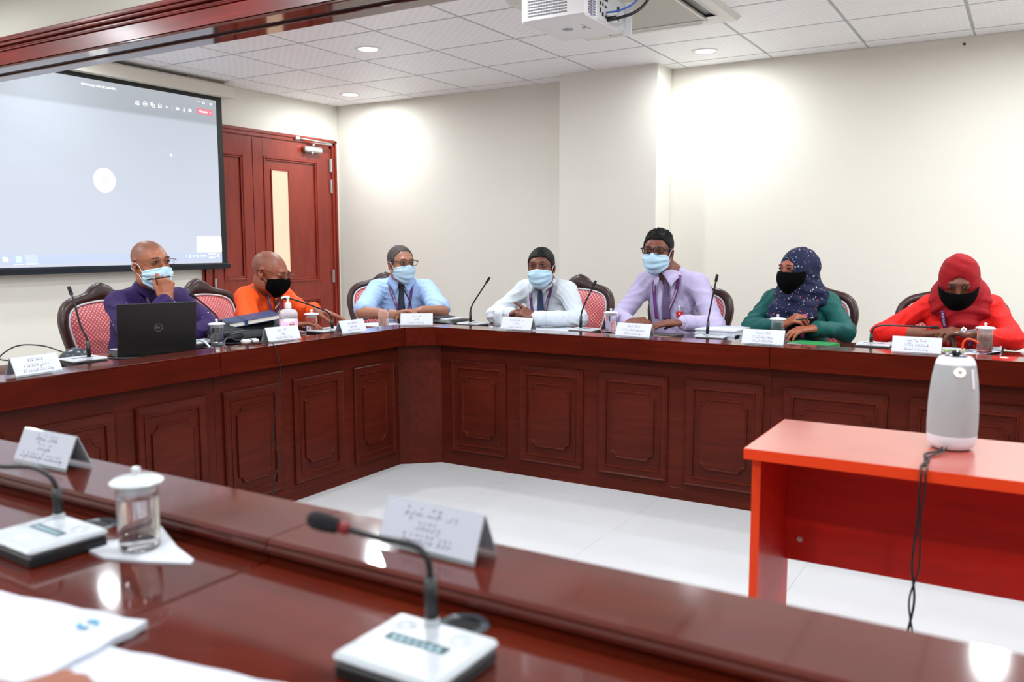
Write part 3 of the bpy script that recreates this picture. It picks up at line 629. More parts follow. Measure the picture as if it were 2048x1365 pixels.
def chair_meshes():
    r = {}
    n = len(OL); mb = MB(); vs = []; rings = []
    sec = [(0, -.014), (.12, -.022), (.5, -.027), (.88, -.022), (1, -.012), (1, .012), (.5, .02), (0, .012)]
    for t, dy in sec: rings.append([(OL[i][0]*(1-t)+IL[i][0]*t, yb(OL[i][0]*(1-t)+IL[i][0]*t, OL[i][1]*(1-t)+IL[i][1]*t)+dy, OL[i][1]*(1-t)+IL[i][1]*t) for i in range(n)])
    for q in rings: vs += q
    K_ = len(sec); fs = []
    for k in range(K_):
        for i in range(n-1): fs.append((k*n+i, ((k+1) % K_)*n+i, ((k+1) % K_)*n+i+1, k*n+i+1))
    mb.add(vs, fs, True); r['back_frame'] = (mb, WCHAIR)
    # upholstery front & back
    mb = MB(); cx, cz = 0, .72; loops = [1, .93, .8, .6, .35, .0]; vs = []; n = len(IL)
    for s_ in loops:
        for i in range(n):
            x = cx+(IL[i][0]-cx)*s_; z = cz+(IL[i][1]-cz)*s_; vs.append((x, yb(x, z)-.012-.030*(1-s_**4), z))
    fs = [(k*n+i, k*n+i+1, (k+1)*n+i+1, (k+1)*n+i) for k in range(len(loops)-1) for i in range(n-1)]
    fs += [(k*n+n-1, k*n, (k+1)*n, (k+1)*n+n-1) for k in range(len(loops)-1)]
    mb.add(vs, fs, True)
    vs2 = [(x, yb(x, z)+.012, z) for (x, y, z) in vs]; mb.add(vs2, [f[::-1] for f in fs], True); r['backrest'] = (mb, DAM)
    mb = MB().tube([(x*1.0, yb(x, z)-.020, z) for x, z in IL], .0055, 8, closed=True); r['piping'] = (mb, PIPE)
    # seat
    def seat(mb, x0, x1, z0, z1, bul=0):
        rows = []
        pl = [(-x0*.9, -.45), (-x0, -.3), (-x0*.94, 0), (x0*.94, 0), (x0, -.3), (x0*.9, -.45), (x0*.5, -.47), (-x0*.5, -.47)]
        mb.prism(pl, z0, z1)
        if bul:
            c_ = (0, -.24, z1+bul); n_ = len(pl); mb.add([(x*.97, y*.98-.002, z1) for x, y in pl]+[(x*.7, -.24+(y+.24)*.7, z1+bul*.85) for x, y in pl]+[c_],
                [(i, (i+1) % n_, n_+(i+1) % n_, n_+i) for i in range(n_)]+[(n_+i, n_+(i+1) % n_, 2*n_) for i in range(n_)], True)
    mb = MB(); seat(mb, .25, 0, .37, .42); r['seat_frame'] = (mb, WCHAIR)
    mb = MB(); seat(mb, .24, 0, .42, .445, .03); r['seat'] = (mb, DAM)
    legs = []
    for s_ in (-1, 1):
        legs.append(MB().tube([(s_*.205, -.42, .38), (s_*.215, -.425, .25), (s_*.205, -.42, .1), (s_*.215, -.44, .0)], [.026, .022, .016, .02], 10))
        legs.append(MB().tube([(s_*.175, .0, .48), (s_*.19, .005, .36), (s_*.195, .03, .15), (s_*.2, .08, 0)], [.026, .024, .02, .018], 10))
    r['leg'] = (legs, WCHAIR)
    return r
CM = chair_meshes(); chair0 = None
def chair(x, y, rz, label):
    global chair0
    t = thing('dining_chair' if False else 'conference_chair', label, 'chair', (x, y, 0), rz, 'carved wooden conference chairs')
    if chair0 is None:
        bf = CM['back_frame'][0].build('back_frame', WCHAIR, t); br = CM['backrest'][0].build('backrest', DAM, t); pp = CM['piping'][0].build('piping', PIPE, br)
        sf = CM['seat_frame'][0].build('seat_frame', WCHAIR, t); se = CM['seat'][0].build('seat', DAM, t); lg = [l_.build('leg', WCHAIR, t) for l_ in CM['leg'][0]]
        chair0 = t
    else:
        for ch in list(chair0.children):
            c_ = ch.copy(); COL.objects.link(c_); c_.parent = t
            for g_ in ch.children: d_ = g_.copy(); COL.objects.link(d_); d_.parent = c_
    return t
# right wing chairs (back at y ~ 4.98), left wing chairs (back at x ~ -4.1), corner chair
CB = 4.90
chair(-2.50, CB, math.radians(-3), 'carved wooden chair with red diamond fabric behind the man in the white shirt')
chair(-1.74, CB, math.radians(-4), 'carved wooden chair with red fabric behind the man in the lilac shirt')
chair(-1.055, CB, 0, 'carved wooden chair with red fabric behind the woman in green')
chair(-.335, CB, 0, 'carved wooden chair with red fabric behind the woman in the red headscarf')
chair(-4.05, 2.715, math.radians(93), 'leftmost red chair, behind the man in the dark purple shirt')
chair(-4.05, 3.325, math.radians(94), 'red chair between the purple and the orange shirted men')
chair(-3.905, 4.735, math.radians(40), 'red chair at the table corner behind the man in the light blue shirt')
# ------------------------------------------------------------------ people: smooth-union distance fields -> one surface
def V3(*a): return np.array(a, float)
def rotm(yaw=0, pitch=0, roll=0):
    """head frame: faces -y. yaw about z, pitch>0 bows the head forward, roll tilts"""
    M = Matrix.Rotation(yaw, 3, 'Z') @ Matrix.Rotation(pitch, 3, 'X') @ Matrix.Rotation(roll, 3, 'Y')
    return np.array(M)
class Prims:
    def __init__(s): s.L = []
    def cap(s, a, b, ra, rb=None, k=.01, sub=False):
        a = V3(*a); b = V3(*b); rb = ra if rb is None else rb; m = max(ra, rb)+k+.01
        s.L.append(('c', a, b, ra, rb, k, sub, np.minimum(a, b)-m, np.maximum(a, b)+m)); return s
    def ell(s, c, r, k=.01, R=None, sub=False):
        c = V3(*c); r = V3(*r); m = max(r)+k+.01
        s.L.append(('e', c, r, R, None, k, sub, c-m, c+m)); return s
    def box(s, c, h, rd, k=.006, R=None, sub=True):
        c = V3(*c); h = V3(*h); m = np.linalg.norm(h)+k+.01
        s.L.append(('b', c, h-rd, R, rd, k, sub, c-m, c+m)); return s
    def cut(s, p, n, k=.004):   # remove the half space n.(x-p) > 0
        s.L.append(('p', V3(*p), V3(*n)/np.linalg.norm(n), 0, 0, k, True, V3(-9, -9, -9), V3(9, 9, 9))); return s
    def copy(s, grow=0):
        q = Prims()
        for l in s.L:
            if l[0] == 'c': q.L.append((l[0], l[1], l[2], l[3]+grow, l[4]+grow, l[5], l[6], l[7]-grow, l[8]+grow))
            elif l[0] == 'e': q.L.append((l[0], l[1], l[2]+grow, l[3], l[4], l[5], l[6], l[7]-grow, l[8]+grow))
            else: q.L.append(l)
        return q
def pd(l, P):
    if l[0] == 'c':
        a, b, ra, rb = l[1:5]; ba = b-a; t = np.clip(((P-a) @ ba)/max(ba @ ba, 1e-9), 0, 1)
        q = P-a-t[..., None]*ba; return np.sqrt((q*q).sum(-1))-(ra+(rb-ra)*t)
    if l[0] == 'e':
        q = P-l[1]
        if l[3] is not None: q = q @ l[3]
        r = l[2]; k0 = np.sqrt(((q/r)**2).sum(-1)); k1 = np.sqrt(((q/(r*r))**2).sum(-1))+1e-9
        return k0*(k0-1)/k1
    if l[0] == 'b':
        q = P-l[1]
        if l[3] is not None: q = q @ l[3]
        q = np.abs(q)-l[2]; return np.sqrt((np.maximum(q, 0)**2).sum(-1))+np.minimum(q.max(-1), 0)-l[4]
    return -((P-l[1]) @ l[2])
def comb(d, e, k, sub):
    if sub:
        e = -e if True else e
        h = np.maximum(k-np.abs(d-e), 0)/k; return np.maximum(d, e)+h*h*k*.25
    h = np.maximum(k-np.abs(d-e), 0)/k; return np.minimum(d, e)-h*h*k*.25
def sdf(pr, P):
    d = np.full(P.shape[:-1], .6)
    for l in pr.L: d = comb(d, pd(l, P), max(l[5], 1e-4), l[6])
    return d
def surface(pr, lo, hi, h, disp=None):
    lo = V3(*lo); hi = V3(*hi); n = np.ceil((hi-lo)/h).astype(int)+1
    ax = [lo[i]+h*np.arange(n[i]) for i in range(3)]
    D = np.full(tuple(n), .3, np.float32)
    for l in pr.L:
        i0 = np.clip(np.floor((l[7]-lo)/h).astype(int), 0, n); i1 = np.clip(np.ceil((l[8]-lo)/h).astype(int)+1, 0, n)
        if (i1 <= i0).any(): continue
        sl = tuple(slice(i0[i], i1[i]) for i in range(3))
        G = np.stack(np.meshgrid(*[ax[i][sl[i]] for i in range(3)], indexing='ij'), -1)
        D[sl] = comb(D[sl], pd(l, G), max(l[5], 1e-4), l[6])
    if disp is not None:
        near = np.abs(D) < .02; idx = np.nonzero(near)
        P = np.stack([ax[i][idx[i]] for i in range(3)], -1); D[near] += disp(P)
    S = D < 0
    c = [(a, b, e) for a in (0, 1) for b in (0, 1) for e in (0, 1)]
    m = tuple(k-1 for k in n)
    def sh(A, a): return A[a[0]:a[0]+m[0], a[1]:a[1]+m[1], a[2]:a[2]+m[2]]
    cnt = sum(sh(S, a).astype(np.int8) for a in c); act = (cnt > 0) & (cnt < 8)
    I = np.stack(np.nonzero(act), -1); ids = np.full(m, -1, np.int64); ids[act] = np.arange(len(I))
    acc = np.zeros((len(I), 3)); ne = np.zeros(len(I))
    dc = {a: D[I[:, 0]+a[0], I[:, 1]+a[1], I[:, 2]+a[2]] for a in c}
    for a in c:
        for k in range(3):
            if a[k] == 0:
                b = list(a); b[k] = 1; b = tuple(b); da, db = dc[a], dc[b]; x = (da < 0) != (db < 0)
                t = np.where(x, da/np.where(x, da-db, 1), 0); p = np.tile(np.array(a, float), (len(I), 1)); p[:, k] += t
                acc[x] += p[x]; ne += x
    Vt = lo+h*(I+acc/np.maximum(ne, 1)[:, None])
    F = []
    for k in range(3):
        u, v = (k+1) % 3, (k+2) % 3
        a0 = [slice(1, m[i]) if i != k else slice(0, m[i]) for i in range(3)]
        a1 = list(a0); a1[k] = slice(1, m[k]+1)
        s0 = S[tuple(a0)]; s1 = S[tuple(a1)]; X = np.stack(np.nonzero(s0 != s1), -1)
        if not len(X): continue
        flip = s0[X[:, 0], X[:, 1], X[:, 2]]
        X = X+np.array([0 if i == k else 1 for i in range(3)])
        def idd(du, dv):
            Y = X.copy(); Y[:, u] -= du; Y[:, v] -= dv; return ids[Y[:, 0], Y[:, 1], Y[:, 2]]
        q = np.stack([idd(0, 0), idd(1, 0), idd(1, 1), idd(0, 1)], -1)
        q[~flip] = q[~flip][:, ::-1]; F.append(q)
    F = np.concatenate(F); F = F[(F >= 0).all(1)]
    return Vt, F
def np_mesh(name, V_, F_, m, parent, col=None, smooth=True, **k):
    me = bpy.data.meshes.new(name); nv, nf = len(V_), len(F_)
    me.vertices.add(nv); me.vertices.foreach_set('co', V_.astype(np.float32).ravel())
    me.loops.add(nf*4); me.loops.foreach_set('vertex_index', F_.astype(np.int32).ravel())
    me.polygons.add(nf); me.polygons.foreach_set('loop_start', np.arange(0, nf*4, 4, dtype=np.int32)); me.polygons.foreach_set('loop_total', np.full(nf, 4, np.int32))
    me.update(calc_edges=True); me.polygons.foreach_set('use_smooth', np.ones(nf, bool)); me.validate()
    if col is not None:
        at = me.color_attributes.new('tone', 'FLOAT_COLOR', 'POINT'); at.data.foreach_set('color', col.astype(np.float32).ravel())
    me.materials.append(m); me.update(); return link(name, me, parent, **k)
def relax(V_, F_, it=2, a=.5):
    n = len(V_)
    E_ = np.concatenate([F_[:, [0, 1]], F_[:, [1, 2]], F_[:, [2, 3]], F_[:, [3, 0]]])
    cnt = np.bincount(E_.ravel(), minlength=n)[:, None]
    for _ in range(it):
        s = np.zeros_like(V_)
        for k in range(3): s[:, k] = np.bincount(E_[:, 0], V_[E_[:, 1], k], n)+np.bincount(E_[:, 1], V_[E_[:, 0], k], n)
        V_ = V_*(1-a)+a*s/np.maximum(cnt, 1)
    return V_
def wrinkle(amp, f=95, seed=0., joints=()):
    """soft folds everywhere, deeper and denser near elbows and armpits"""
    def fn(P):
        x, y, z = P[:, 0], P[:, 1], P[:, 2]
        w1 = np.sin(15*x+seed+6*z)+np.sin(13*y+2*seed-5*z)+.8*np.sin(11*z+3*seed+7*x); w2 = np.sin(21*z-9*x+seed)+np.sin(17*x+12*y-seed)
        a = np.sin(f*(.35*x*np.sign(x)+.25*y+.90*z)+2.6*w1); b = np.sin(f*.8*(.75*x-.55*z+.35*y)+2.1*w2+seed); c = np.sin(f*.45*(.5*x+.8*y-.3*z)+1.9*w1)
        msk = .35+.65*(.5+.5*np.sin(9*x+7*y+10*z+2*seed+w2)); near = np.zeros(len(P))
        for (q, rad) in joints: near = np.maximum(near, np.exp(-((P-q)**2).sum(1)/(rad*rad)))
        k = amp*(.55+1.1*near)*msk
        return -(k*(1-np.abs(a))**1.6*2.0-k*.8)-(k*.7*(1-np.abs(b))**1.8)-amp*.5*c
    return fn

# --- head in its own frame
def head_prims(pr, c, R, s=1., fem=False, jaw=1., ez=0.):
    def X(x, y, z): return V3(*c)+R @ (V3(x, y, z)*s)
    def E_(p, r, k, Rl=None, sub=False): pr.ell(X(*p), np.array(r)*s, k*s, R if Rl is None else R @ Rl, sub)
    E_((0, .018, .036), (.073, .092, .078), .02)
    E_((0, -.022, .010), (.066, .070, .070), .03)
    E_((0, -.022, -.045), (.054*jaw, .066, .072), .03)
    E_((0, -.058, -.094), (.030*jaw, .028, .022), .03)
    for q in (-1, 1):
        E_((q*.041, -.060, -.030), (.024, .022, .022), .02)
        E_((q*.050*jaw, -.012, -.070), (.018, .034, .026), .03)
        pr.ell(X(q*.0315, -.102, .006+ez), V3(.020, .018, .0125)*s, .010*s, R, True)
        E_((q*.0315, -.0805, .004+ez), (.0155, .0125, .0125), .006)
        Re = np.array(Matrix.Rotation(q*.35, 3, 'Z'))
        E_((q*.077, .012, -.006+ez*.6), (.009, .019, .031), .004, Re); E_((q*.080, .006, -.002+ez*.6), (.006, .011, .018), .004, Re, True)
        E_((q*.075, .004, -.028), (.008, .009, .011), .006, Re)
    pr.cap(X(-.034, -.086, .024+ez), X(.034, -.086, .024+ez), .0085*s, .0085*s, .018*s)
    pr.cap(X(0, -.088, .014+ez), X(0, -.110, -.024+ez*.5), .007*s, .0115*s, .012*s)
    for q in (-1, 1): E_((q*.012, -.102, -.030), (.0085, .011, .0085), .006)
    E_((0, -.091, -.058), (.023, .010, .0075), .006); E_((0, -.090, -.070), (.019, .010, .0075), .006)
    pr.cap(X(-.02, -.102, -.064), X(.02, -.102, -.064), .003*s, .003*s, .004*s, True)
    return X
# --- hand
FL = [(.042, .026, .021), (.047, .030, .023), (.044, .028, .022), (.034, .021, .019)]
def hand_prims(pr, W, d, n, side, curl=(.35, .4, .3), spread=.10, thumb=(.6, .5), s=1., curls=None):
    """W wrist, d pointing to the knuckles, n palm normal (palm side), side=+1 if the thumb is toward cross(d,n)"""
    W = V3(*W); d = V3(*d)/np.linalg.norm(d); n = V3(*n); n = n-d*(n @ d); n /= np.linalg.norm(n); t = np.cross(d, n)*side
    lat = [.030, .010, -.010, -.028]; ln = [.088, .092, .087, .078]; tips = []
    for i in range(4):
        K = W+d*ln[i]*s+t*lat[i]*s-n*.004*s
        pr.cap(W+t*lat[i]*.55*s+d*.008*s, K, .0135*s, .0105*s, .010*s)
        f = d*math.cos(spread*lat[i]*30)+t*math.sin(spread*lat[i]*30); p = K; ang = 0; r = .0092*s
        cl = curls[i] if curls else curl
        for j in range(3):
            ang += cl[j]; dr = f*math.cos(ang)+n*math.sin(ang); q = p+dr*FL[i][j]*s
            pr.cap(p, q, r, r*.9, .0022*s if j else .005*s); p = q; r *= .9
        tips.append(p)
    B = W+d*.022*s+t*.024*s+n*.008*s; a1, a2 = thumb
    d1 = d*math.cos(a1)+t*math.sin(a1)+n*.35; d1 /= np.linalg.norm(d1); p1 = B+d1*.044*s
    d2 = d*math.cos(a1-a2)+t*math.sin(a1-a2)+n*.3; d2 /= np.linalg.norm(d2); p2 = p1+d2*.034*s; p3 = p2+(d2+n*.15)*.026*s
    pr.cap(W+d*.012*s+t*.012*s, B, .015*s, .015*s, .012*s); pr.cap(B, p1, .0145*s, .0108*s, .010*s); pr.cap(p1, p2, .0108*s, .0100*s, .003*s); pr.cap(p2, p3, .0100*s, .0078*s, .003*s)
    tips.append(p3); return tips

def skin_mat(name, base, rough=.48):
    m, N, L, P = new_mat(name); setp(P, rough=rough, spec=.45)
    P.inputs['Subsurface Weight'].default_value = .12; P.inputs['Subsurface Radius'].default_value = (.6, .25, .15); P.inputs['Subsurface Scale'].default_value = .008
    at = N.new('ShaderNodeVertexColor'); at.layer_name = 'tone'
    tc = N.new('ShaderNodeTexCoord'); nz = N.new('ShaderNodeTexNoise'); nz.inputs['Scale'].default_value = 45; nz.inputs['Detail'].default_value = 5; L.new(tc.outputs['Object'], nz.inputs['Vector'])
    r = ramp(N, L, nz.outputs['Fac'], [(.3, (.86, .84, .82, 1)), (.7, (1.1, 1.08, 1.06, 1))])
    mx = N.new('ShaderNodeMix'); mx.data_type = 'RGBA'; mx.blend_type = 'MULTIPLY'; mx.inputs[0].default_value = 1
    L.new(at.outputs[0], mx.inputs[6]); L.new(r.outputs[0], mx.inputs[7]); L.new(mx.outputs[2], P.inputs['Base Color'])
    b = N.new('ShaderNodeBump'); b.inputs['Strength'].default_value = .12; b.inputs['Distance'].default_value = .001; L.new(nz.outputs['Fac'], b.inputs['Height']); L.new(b.outputs[0], P.inputs['Normal'])
    return m
def cloth_mat(name, col, rough=.75, var=.06, weave=900, sheen=.0):
    m, N, L, P = new_mat(name); setp(P, rough=rough, sheen=sheen, spec=.25)
    tc = N.new('ShaderNodeTexCoord'); nz = N.new('ShaderNodeTexNoise'); nz.inputs['Scale'].default_value = 5; nz.inputs['Detail'].default_value = 6; L.new(tc.outputs['Object'], nz.inputs['Vector'])
    a = tuple(c*(1-var) for c in col[:3])+(1,); b_ = tuple(min(1, c*(1+var)) for c in col[:3])+(1,)
    r = ramp(N, L, nz.outputs['Fac'], [(.3, a), (.7, b_)]); L.new(r.outputs[0], P.inputs['Base Color'])
    n2 = N.new('ShaderNodeTexNoise'); n2.inputs['Scale'].default_value = 17; n2.inputs['Detail'].default_value = 4; n2.inputs['Distortion'].default_value = 1.6
    mp = N.new('ShaderNodeMapping'); mp.inputs['Scale'].default_value = (1, 1, .5); L.new(tc.outputs['Object'], mp.inputs[0]); L.new(mp.outputs[0], n2.inputs['Vector'])
    b = N.new('ShaderNodeBump'); b.inputs['Strength'].default_value = .6; b.inputs['Distance'].default_value = .010; L.new(n2.outputs['Fac'], b.inputs['Height']); L.new(b.outputs[0], P.inputs['Normal'])
    return m
EYEW = mat('eye_white', C(178, 166, 160), .15); IRIS = mat('iris_brown', C(30, 16, 10), .1); BROW = mat('brow_hair', C(24, 16, 14), .8); HAIR = mat('black_hair', C(10, 8, 9), .6, bump=(260, .6), vary=(60, .3), spec=.2)
GREYH = mat('cropped_grey_hair', C(62, 54, 52), .75, bump=(400, .5), vary=(90, .35))
MASKB = mat('surgical_mask_blue', C(176, 208, 228), .7, bump=(300, .1), vary=(20, .03)); MASKW = mat('mask_edge_white', C(226, 234, 240), .7); MASKK = mat('mask_black', C(5, 5, 6), .95, bump=(400, .2), spec=.08)
LAN = mat('lanyard_purple', C(98, 40, 108), .5); LANP = mat('lanyard_pink', C(206, 62, 140), .5); TXT = mat('print_white', C(232, 226, 236), .6)
TROU = mat('dark_trousers', C(26, 28, 36), .8, bump=(200, .2)); SHOE = mat('black_shoe', C(14, 13, 13), .3)

def march(pr, O, Dr, r0=.30, lift=.0, it=26):
    t = np.full(len(Dr), r0)
    for _ in range(it):
        d = sdf(pr, O+Dr*t[:, None]); t = np.maximum(t-np.clip(d-lift, -.002, .05), 0.01)
    return t
def grid_quads(a, b): return np.array([(i*b+j, i*b+j+1, (i+1)*b+j+1, (i+1)*b+j) for i in range(a-1) for j in range(b-1)])

class Person:
    def __init__(s, label, x, y, th, head, hyaw, hpitch, hroll, sh, el, wr, hands, skin, shirt, cap=None, s_head=1., girth=1., sleeves='long', fem=False, hip=None, jaw=1., seed=0., half=None, scalp=None, legs=True, ez=.0, wr_amp=.0035, wrist_skin=True):
        s.root = thing('person', label, 'person', (x, y, 0), th); s.th = th; s.fem = fem; s.seed = seed; s.girth = girth
        s.Mi = np.array(Matrix.Rotation(-th, 3, 'Z')); s.o = V3(x, y, 0)
        loc = lambda p: s.Mi @ (V3(*p)-s.o)
        s.hc = loc(head); s.R = s.Mi @ rotm(hyaw, hpitch, hroll); s.sc = s_head; s.jaw = jaw
        s.S = [loc(p) for p in sh]; m_ = (s.S[0]+s.S[1])/2; s.S = [q+(m_-q)/np.linalg.norm(m_-q)*.018-V3(0, 0, .026) for q in s.S]; s.E = [loc(p) for p in el]; s.W = [loc(p) for p in wr]
        s.vec = lambda v: s.Mi @ V3(*v)
        s.mid = (s.S[0]+s.S[1])/2; s.hip = V3(0, .20, .56) if hip is None else V3(*hip)
        s.neck = s.mid+V3(0, -.005, .052)
        # body
        pr = Prims(); H = Prims(); s.ez = ez; s.X = head_prims(H, s.hc, s.R, s_head, fem, jaw=jaw, ez=ez)
        hb = s.X(0, .022, -.055); H.cap(hb, s.neck, .054*(.85 if fem else 1.05), .060*(.85 if fem else 1.08), .03); s.H = H
        pr.L += H.L
        T_ = s.torso(0); pr.L += T_.L
        for i in (0, 1):
            r1, r2, r3 = (.042, .036, .025) if fem else (.048, .040, .028)
            pr.cap(s.S[i], s.E[i], r1, r2, .03); pr.cap(s.E[i], s.W[i], r2*1.02, r3, .015)
        s.tips = []
        for i in (0, 1):
            if hands[i]: h = hands[i]; s.tips.append(hand_prims(pr, s.W[i], s.vec(h['d']), s.vec(h['n']), h['side'], h.get('curl', (.35, .4, .3)), h.get('spread', .06), h.get('thumb', (.6, .4)), h.get('s', .93 if fem else 1.02), h.get('curls')))
        s.body = pr
        lo = np.min([l[7] for l in pr.L if l[0] != 'p'], 0); hi = np.max([l[8] for l in pr.L if l[0] != 'p'], 0); lo[2] = max(lo[2], .47)
        V_, F_ = surface(pr, lo, hi, .004); V_ = relax(V_, F_, 1, .35)
        base = np.array(skin[:3]); col = np.tile(np.append(base, 1.), (len(V_), 1))
        q = (V_-s.hc) @ s.R/s_head
        if scalp is not None:      # cropped stubble on the scalp, fading at the hairline
            f = np.clip((q[:, 2]-.02+.9*(q[:, 1]+.02))/.05, 0, 1)*(np.abs((V_-s.hc)).max(1) < .2)*(q[:, 2] > -.05)
            f = f*scalp[3]; col[:, :3] = col[:, :3]*(1-f[:, None])+np.array(scalp[:3])*f[:, None]
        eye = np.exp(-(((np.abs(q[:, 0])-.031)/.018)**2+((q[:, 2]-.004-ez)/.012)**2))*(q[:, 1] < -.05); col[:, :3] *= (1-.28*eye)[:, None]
        er = (np.abs(q[:, 0]) > .072); col[:, 0] *= np.where(er & (np.abs(q[:, 2]) < .05), 1.12, 1)
        s.skin = base; s.bodyo = np_mesh('body', V_, F_, skin_mat('skin_%d' % int(seed*10), skin), s.root, col)
        s.face()
        # shirt
        s.shirt_m = shirt
        G = s.torso(.012); s.slv = sleeves
        for i in (0, 1):
            r1, r2, r3 = (.052, .047, .036) if fem else (.057, .052, .040)
            e, w_ = s.E[i], s.W[i]
            G.cap(s.S[i], e, r1, r2, .035)
            if sleeves == 'long': G.cap(e, w_+(e-w_)*.06, r2, r3, .02)
            elif sleeves == 'mid': G.cap(e, w_+(e-w_)*.45, r2, r3*1.1, .02)
        if sleeves == 'short':
            G = s.torso(.012)
            for i in (0, 1):
                e = s.S[i]+(s.E[i]-s.S[i])*.86; G.cap(s.S[i], e, .066, .068, .035); dv = (s.E[i]-s.S[i])/np.linalg.norm(s.E[i]-s.S[i])
        s.G0 = s.torso(.013)
        # neck hole and open cuffs
        nk = s.neck; up = s.X(0, .02, -.06)-nk; up = up/np.linalg.norm(up); s.up = up
        G.cap(nk+up*.048, nk+up*.2, .056, .080, .010, True)
        lo = np.min([l[7] for l in G.L if not l[6]], 0); hi = np.max([l[8] for l in G.L if not l[6]], 0); lo[2] = max(lo[2], .50)
        wf = wrinkle(wr_amp, 70, seed, [(q, .10) for q in s.E]+[(q*.75+e_*.25-V3(0, 0, .02), .09) for q, e_ in zip(s.S, s.E)])
        V_, F_ = surface(G, lo, hi, .006, wf); V_ = relax(V_, F_, 1, .4); s.G = G
        s.shirto = np_mesh('shirt' if not fem else 'blouse', V_, F_, shirt, s.root)
        # trousers and shoes
        if legs: s.legs()
    def torso(s, g):
        pr = Prims(); w_ = s.girth; k = .06; S0, S1 = s.S; mid = s.mid; hp = s.hip; half = np.linalg.norm(S1-S0)/2
        ax = (S1-S0)/(2*half); f = .9 if s.fem else 1.
        Rx_ = np.eye(3); a = math.atan2(ax[1], ax[0]); Rx_ = np.array(Matrix.Rotation(a, 3, 'Z'))
        ch = mid*.74+hp*.26+V3(0, .012, 0); ab = mid*.36+hp*.64
        pr.ell(ch, (half*.88+g, .105*w_*f+g, .155+g), k, Rx_)
        if s.fem: 
            for q in (-1, 1): pr.ell(ch+ax*q*.07+np.cross(ax, V3(0, 0, 1))*.075+V3(0, 0, -.01), (.058+g, .055+g, .06+g), .04)
        pr.ell(ab, (half*.80*w_+g, .115*w_*f+g, .15+g), k, Rx_)
        if w_ > 1.08: pr.ell(ab+V3(0, -.05, .02), (half*.62*w_+g, .10*w_+g, .12+g), k, Rx_)
        pr.ell(hp+V3(0, 0, .01), (.165*w_+g, .14*w_+g, .11+g), k)
        pr.cap(S0-ax*(-.02), S1-ax*.02, .050*f+g, .050*f+g, k*.7)
        for q in (S0, S1): pr.cap(s.neck+V3(0, .010, .004), q*.8+mid*.2+V3(0, 0, .008), .038*f+g, .034*f+g, .035)
        return pr
    def front(s, x, z, lift=.004, extra=None):
        """points on the front of the shirt for arrays x,z (local)"""
        x = np.asarray(x, float); z = np.asarray(z, float); P0 = np.stack([x, np.full_like(x, s.mid[1]-.45), z], -1); Dr = np.tile(V3(0, 1, 0), (len(x), 1)); t = np.zeros(len(x))
        G = extra or s.G0
        for _ in range(40): t = t+np.clip(sdf(G, P0+Dr*t[:, None])-lift, -.002, .05)
        return P0+Dr*t[:, None]
    def face(s):
        sc = s.sc
        for q in (-1, 1):
            # eye: convex almond with iris and lids
            n, k = 13, 7; rows = []
            for j in range(k):
                v = j/(k-1)*2-1; row = []
                for i in range(n):
                    u = i/(n-1)*2-1; x = u*.0142; hgt = .0040*max(0, 1-u*u)**.6; z = v*hgt+.0004; y = -.0945+.0000+(x*x+z*z)*28*.9
                    row.append(tuple(s.X(q*.0315+x, y, .0045+z+s.ez)))
                rows.append(row)
            e = MB().grid(rows if True else rows).build('eye', EYEW, s.root)
            ix = getattr(s, 'gaze', 0.)
            vs = [s.X(q*.0315+ix+.0050*math.cos(a), -.0957+abs(ix)*.1, .0050+s.ez+.0039*math.sin(a)) for a in np.linspace(0, 2*math.pi, 15)[:-1]]
            MB().add(vs, [tuple(range(14))]).build('iris', IRIS, e)
            pts = [s.X(q*.0315+u*.0155, -.0962+abs(u)**2*.006, .0050+s.ez+.0046*(1-u*u)) for u in np.linspace(-1, 1, 9)]
            MB().tube(pts, [.0008, .0016, .0021, .0023, .0023, .0023, .0021, .0016, .0008], 6).build('upper_lid', BROW if not s.fem else IRIS, e)
            pts = [s.X(q*(.0315+u*.019), -.0985+((u+.2)**2)*.010, .0235+s.ez+.0035*(1-u*u)-.002*u) for u in np.linspace(-1, 1, 9)]
            MB().tube(pts, [.0012, .0025, .003, .0032, .003, .0028, .0024, .0018, .0008], 6, flat=.6).build('eyebrow', BROW, s.root)
    def mask(s, m, kind='surgical', over=None):
        H = Prims(); H.L = list(over.L) if over is not None else [l for l in s.H.L]
        c = s.hc; R = s.R; sc = s.sc
        H.ell(s.X(0, -.052, -.050), V3(.050, .060, .052)*sc, .03*sc, R)
        if kind != 'surgical': H.ell(s.X(0, -.06, -.035), V3(.044, .056, .045)*sc, .03*sc, R)
        O = s.X(0, -.01, -.045); na, nb = 33, 19; rows = []
        amx = {'surgical': 66, 'black': 72, 'wide': 76}[kind]
        A = np.radians(np.linspace(-amx, amx, na)); Dr = []; 
        for j in range(nb):
            t = j/(nb-1)
            for a in A:
                u = abs(a)/math.radians(amx)
                top = math.radians(22 if kind == 'surgical' else 24)*(1-.38*u**2) if kind != 'wide' else math.radians(24+1*u*u*3); bot = math.radians(-55+28*u**1.6) if kind == 'surgical' else math.radians((-58 if kind == 'black' else -50)+(34 if kind == 'black' else 48)*u**1.4)
                e = top+(bot-top)*t; v = V3(math.sin(a)*math.cos(e), -math.cos(a)*math.cos(e), math.sin(e)); Dr.append(R @ v)
        Dr = np.array(Dr); t = march(H, O, Dr, .22, .003).reshape(nb, na)
        for _ in range(8):   # stretch the cloth flat over hollows
            p = np.pad(t, 1, mode='edge'); av = (p[:-2, 1:-1]+p[2:, 1:-1]+p[1:-1, :-2]+p[1:-1, 2:])/4; t = np.maximum(t, av)
